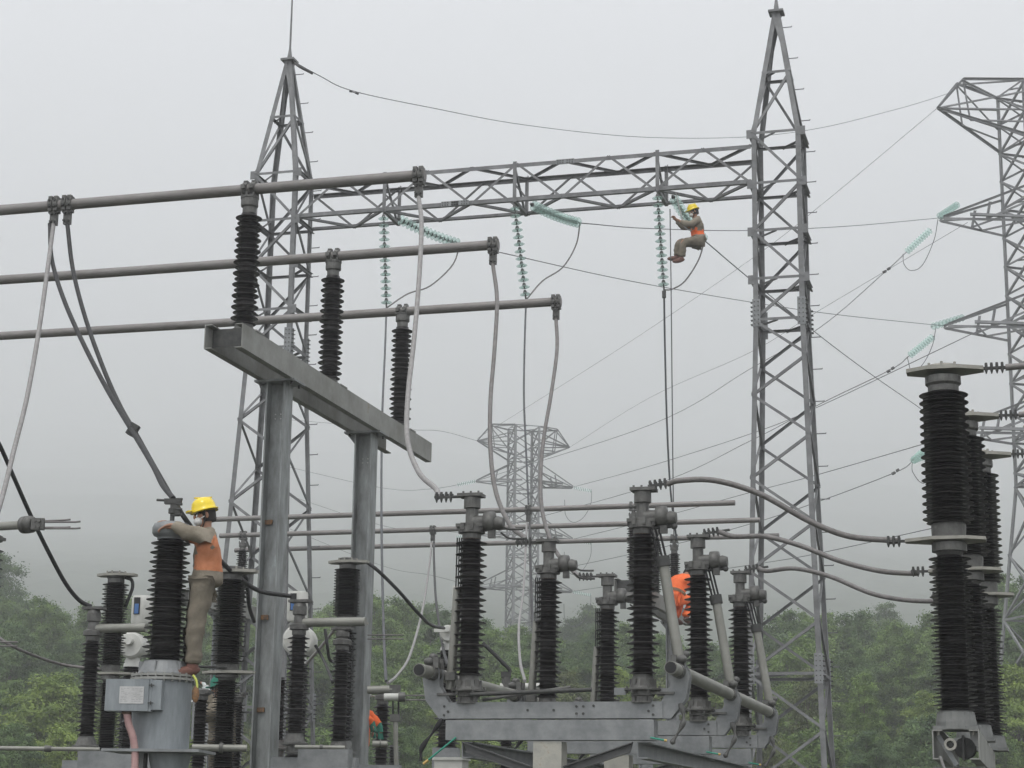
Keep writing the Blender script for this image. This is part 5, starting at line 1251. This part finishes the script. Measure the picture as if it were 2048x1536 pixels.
cn = ['mid-green', 'dark green', 'bright yellow-green', 'grey-olive']; sn = {'round': 'round', 'tall': 'slender', 'cone': 'pointed'}
marks = [(120, 'behind the sagging dark cable'), (330, 'behind the tank transformer'), (520, 'behind the first big column'), (720, 'behind the second big column'), (930, 'behind the front disconnector pole'), (1100, 'behind the second left disconnector pole'), (1290, 'behind the tallest right disconnector pole'), (1480, 'behind the rear disconnector pole'), (1650, 'beside the right gantry tower leg'), (1820, 'just left of the breaker'), (1980, 'behind the breaker poles'), (0, 'at the left edge'), (230, 'left of the tank transformer'), (420, 'behind the standing worker'), (640, 'between the two big columns'), (850, 'right of the second big column'), (1010, 'around the front disconnector pole'), (1180, 'below the misty pylon'), (1400, 'behind the middle of the disconnector'), (1560, 'behind the right gantry tower'), (1750, 'between gantry tower and breaker'), (1900, 'left of the breaker poles'), (2100, 'at the right edge')]
def whereis(px):
    return min(marks, key=lambda m: abs(m[0]-px))[1]
rows = [ # distance, spacing px, top pixel profile [(px, py)...], kinds, colours, word
 (142, 62, [(-60, 1170), (10, 1165), (60, 1205), (150, 1220), (330, 1215), (480, 1225), (650, 1195), (760, 1215), (900, 1250), (1100, 1275), (1300, 1280), (1450, 1262), (1600, 1215), (1700, 1205), (1780, 1218), (1850, 1232), (1960, 1180), (2100, 1165)], (3, 5, 1, 3, 0), (1, 0, 1), 'hazy back row'),
 (118, 78, [(-60, 1175), (60, 1200), (130, 1178), (215, 1188), (330, 1215), (480, 1220), (640, 1215), (770, 1180), (835, 1205), (900, 1225), (970, 1205), (1060, 1240), (1160, 1225), (1240, 1235), (1330, 1270), (1450, 1270), (1560, 1230), (1680, 1205), (1800, 1232), (1880, 1205), (1990, 1150), (2100, 1130)], (5, 1, 0, 5, 4, 1), (0, 1, 0, 0), 'back row'),
 (100, 96, [(-60, 1240), (100, 1255), (300, 1275), (480, 1270), (640, 1255), (800, 1255), (960, 1262), (1040, 1245), (1140, 1275), (1250, 1262), (1400, 1290), (1560, 1270), (1700, 1268), (1850, 1265), (2000, 1225), (2100, 1210)], (1, 5, 0, 4, 1), (1, 1, 0, 1), 'middle row'),
 (86, 108, [(-60, 1350), (80, 1330), (180, 1355), (330, 1360), (500, 1350), (640, 1335), (800, 1350), (980, 1330), (1140, 1320), (1250, 1330), (1400, 1350), (1560, 1335), (1690, 1320), (1800, 1365), (1880, 1350), (2000, 1330), (2100, 1330)], (4, 2, 6, 4, 7), (2, 0, 2, 2, 3), 'front row'),
 (76, 110, [(-60, 1440), (120, 1450), (400, 1455), (650, 1440), (900, 1450), (1150, 1430), (1400, 1440), (1620, 1420), (1800, 1440), (2100, 1420)], (7, 2, 7, 0), (0, 1, 3, 2), 'foremost row')]
rt_ = random.Random(21)
for (D, sp, prof, kinds, cols, word) in rows:
    px = -90
    while px < 2150:
        py = float(np.interp(px, [p[0] for p in prof], [p[1] for p in prof]))+rt_.uniform(-12, 22)
        d = D+rt_.uniform(-5, 5); p = W(px, py, d); k = rt_.choice(kinds); mi = rt_.choice(cols)
        tree(p.x, p.y, p.z, k, '%s %s tree in the %s, %s' % (sn[PROTO[k][3]], cn[mi], word, whereis(px)), 'trees on the slope, '+word, mi)
        px += sp*rt_.uniform(.7, 1.25)
# tall hazy tree at the left edge and distant trees fading into the mist
rt_ = random.Random(5)
p = W(-8, 1088, 150.5); tree(p.x, p.y, p.z, 3, 'very tall faint hazy tree at the left edge rising above the treeline', 'trees on the slope, hazy back row', 1)
for D, sp, w_, word in ((172, 60, 14, 'faint trees on the misty hill'),):
    px = -60
    while px < 2140:
        x = W(px, 1200, D); z0 = hill_h(x.x, D)-1
        k = rt_.choice((1, 3, 5)); tree(x.x, D, z0+rt_.uniform(8, w_), k, 'dim %s tree on the misty hill, %s' % (sn[PROTO[k][3]], whereis(px)), word, 1, z0)
        px += sp*rt_.uniform(.6, 1.3)
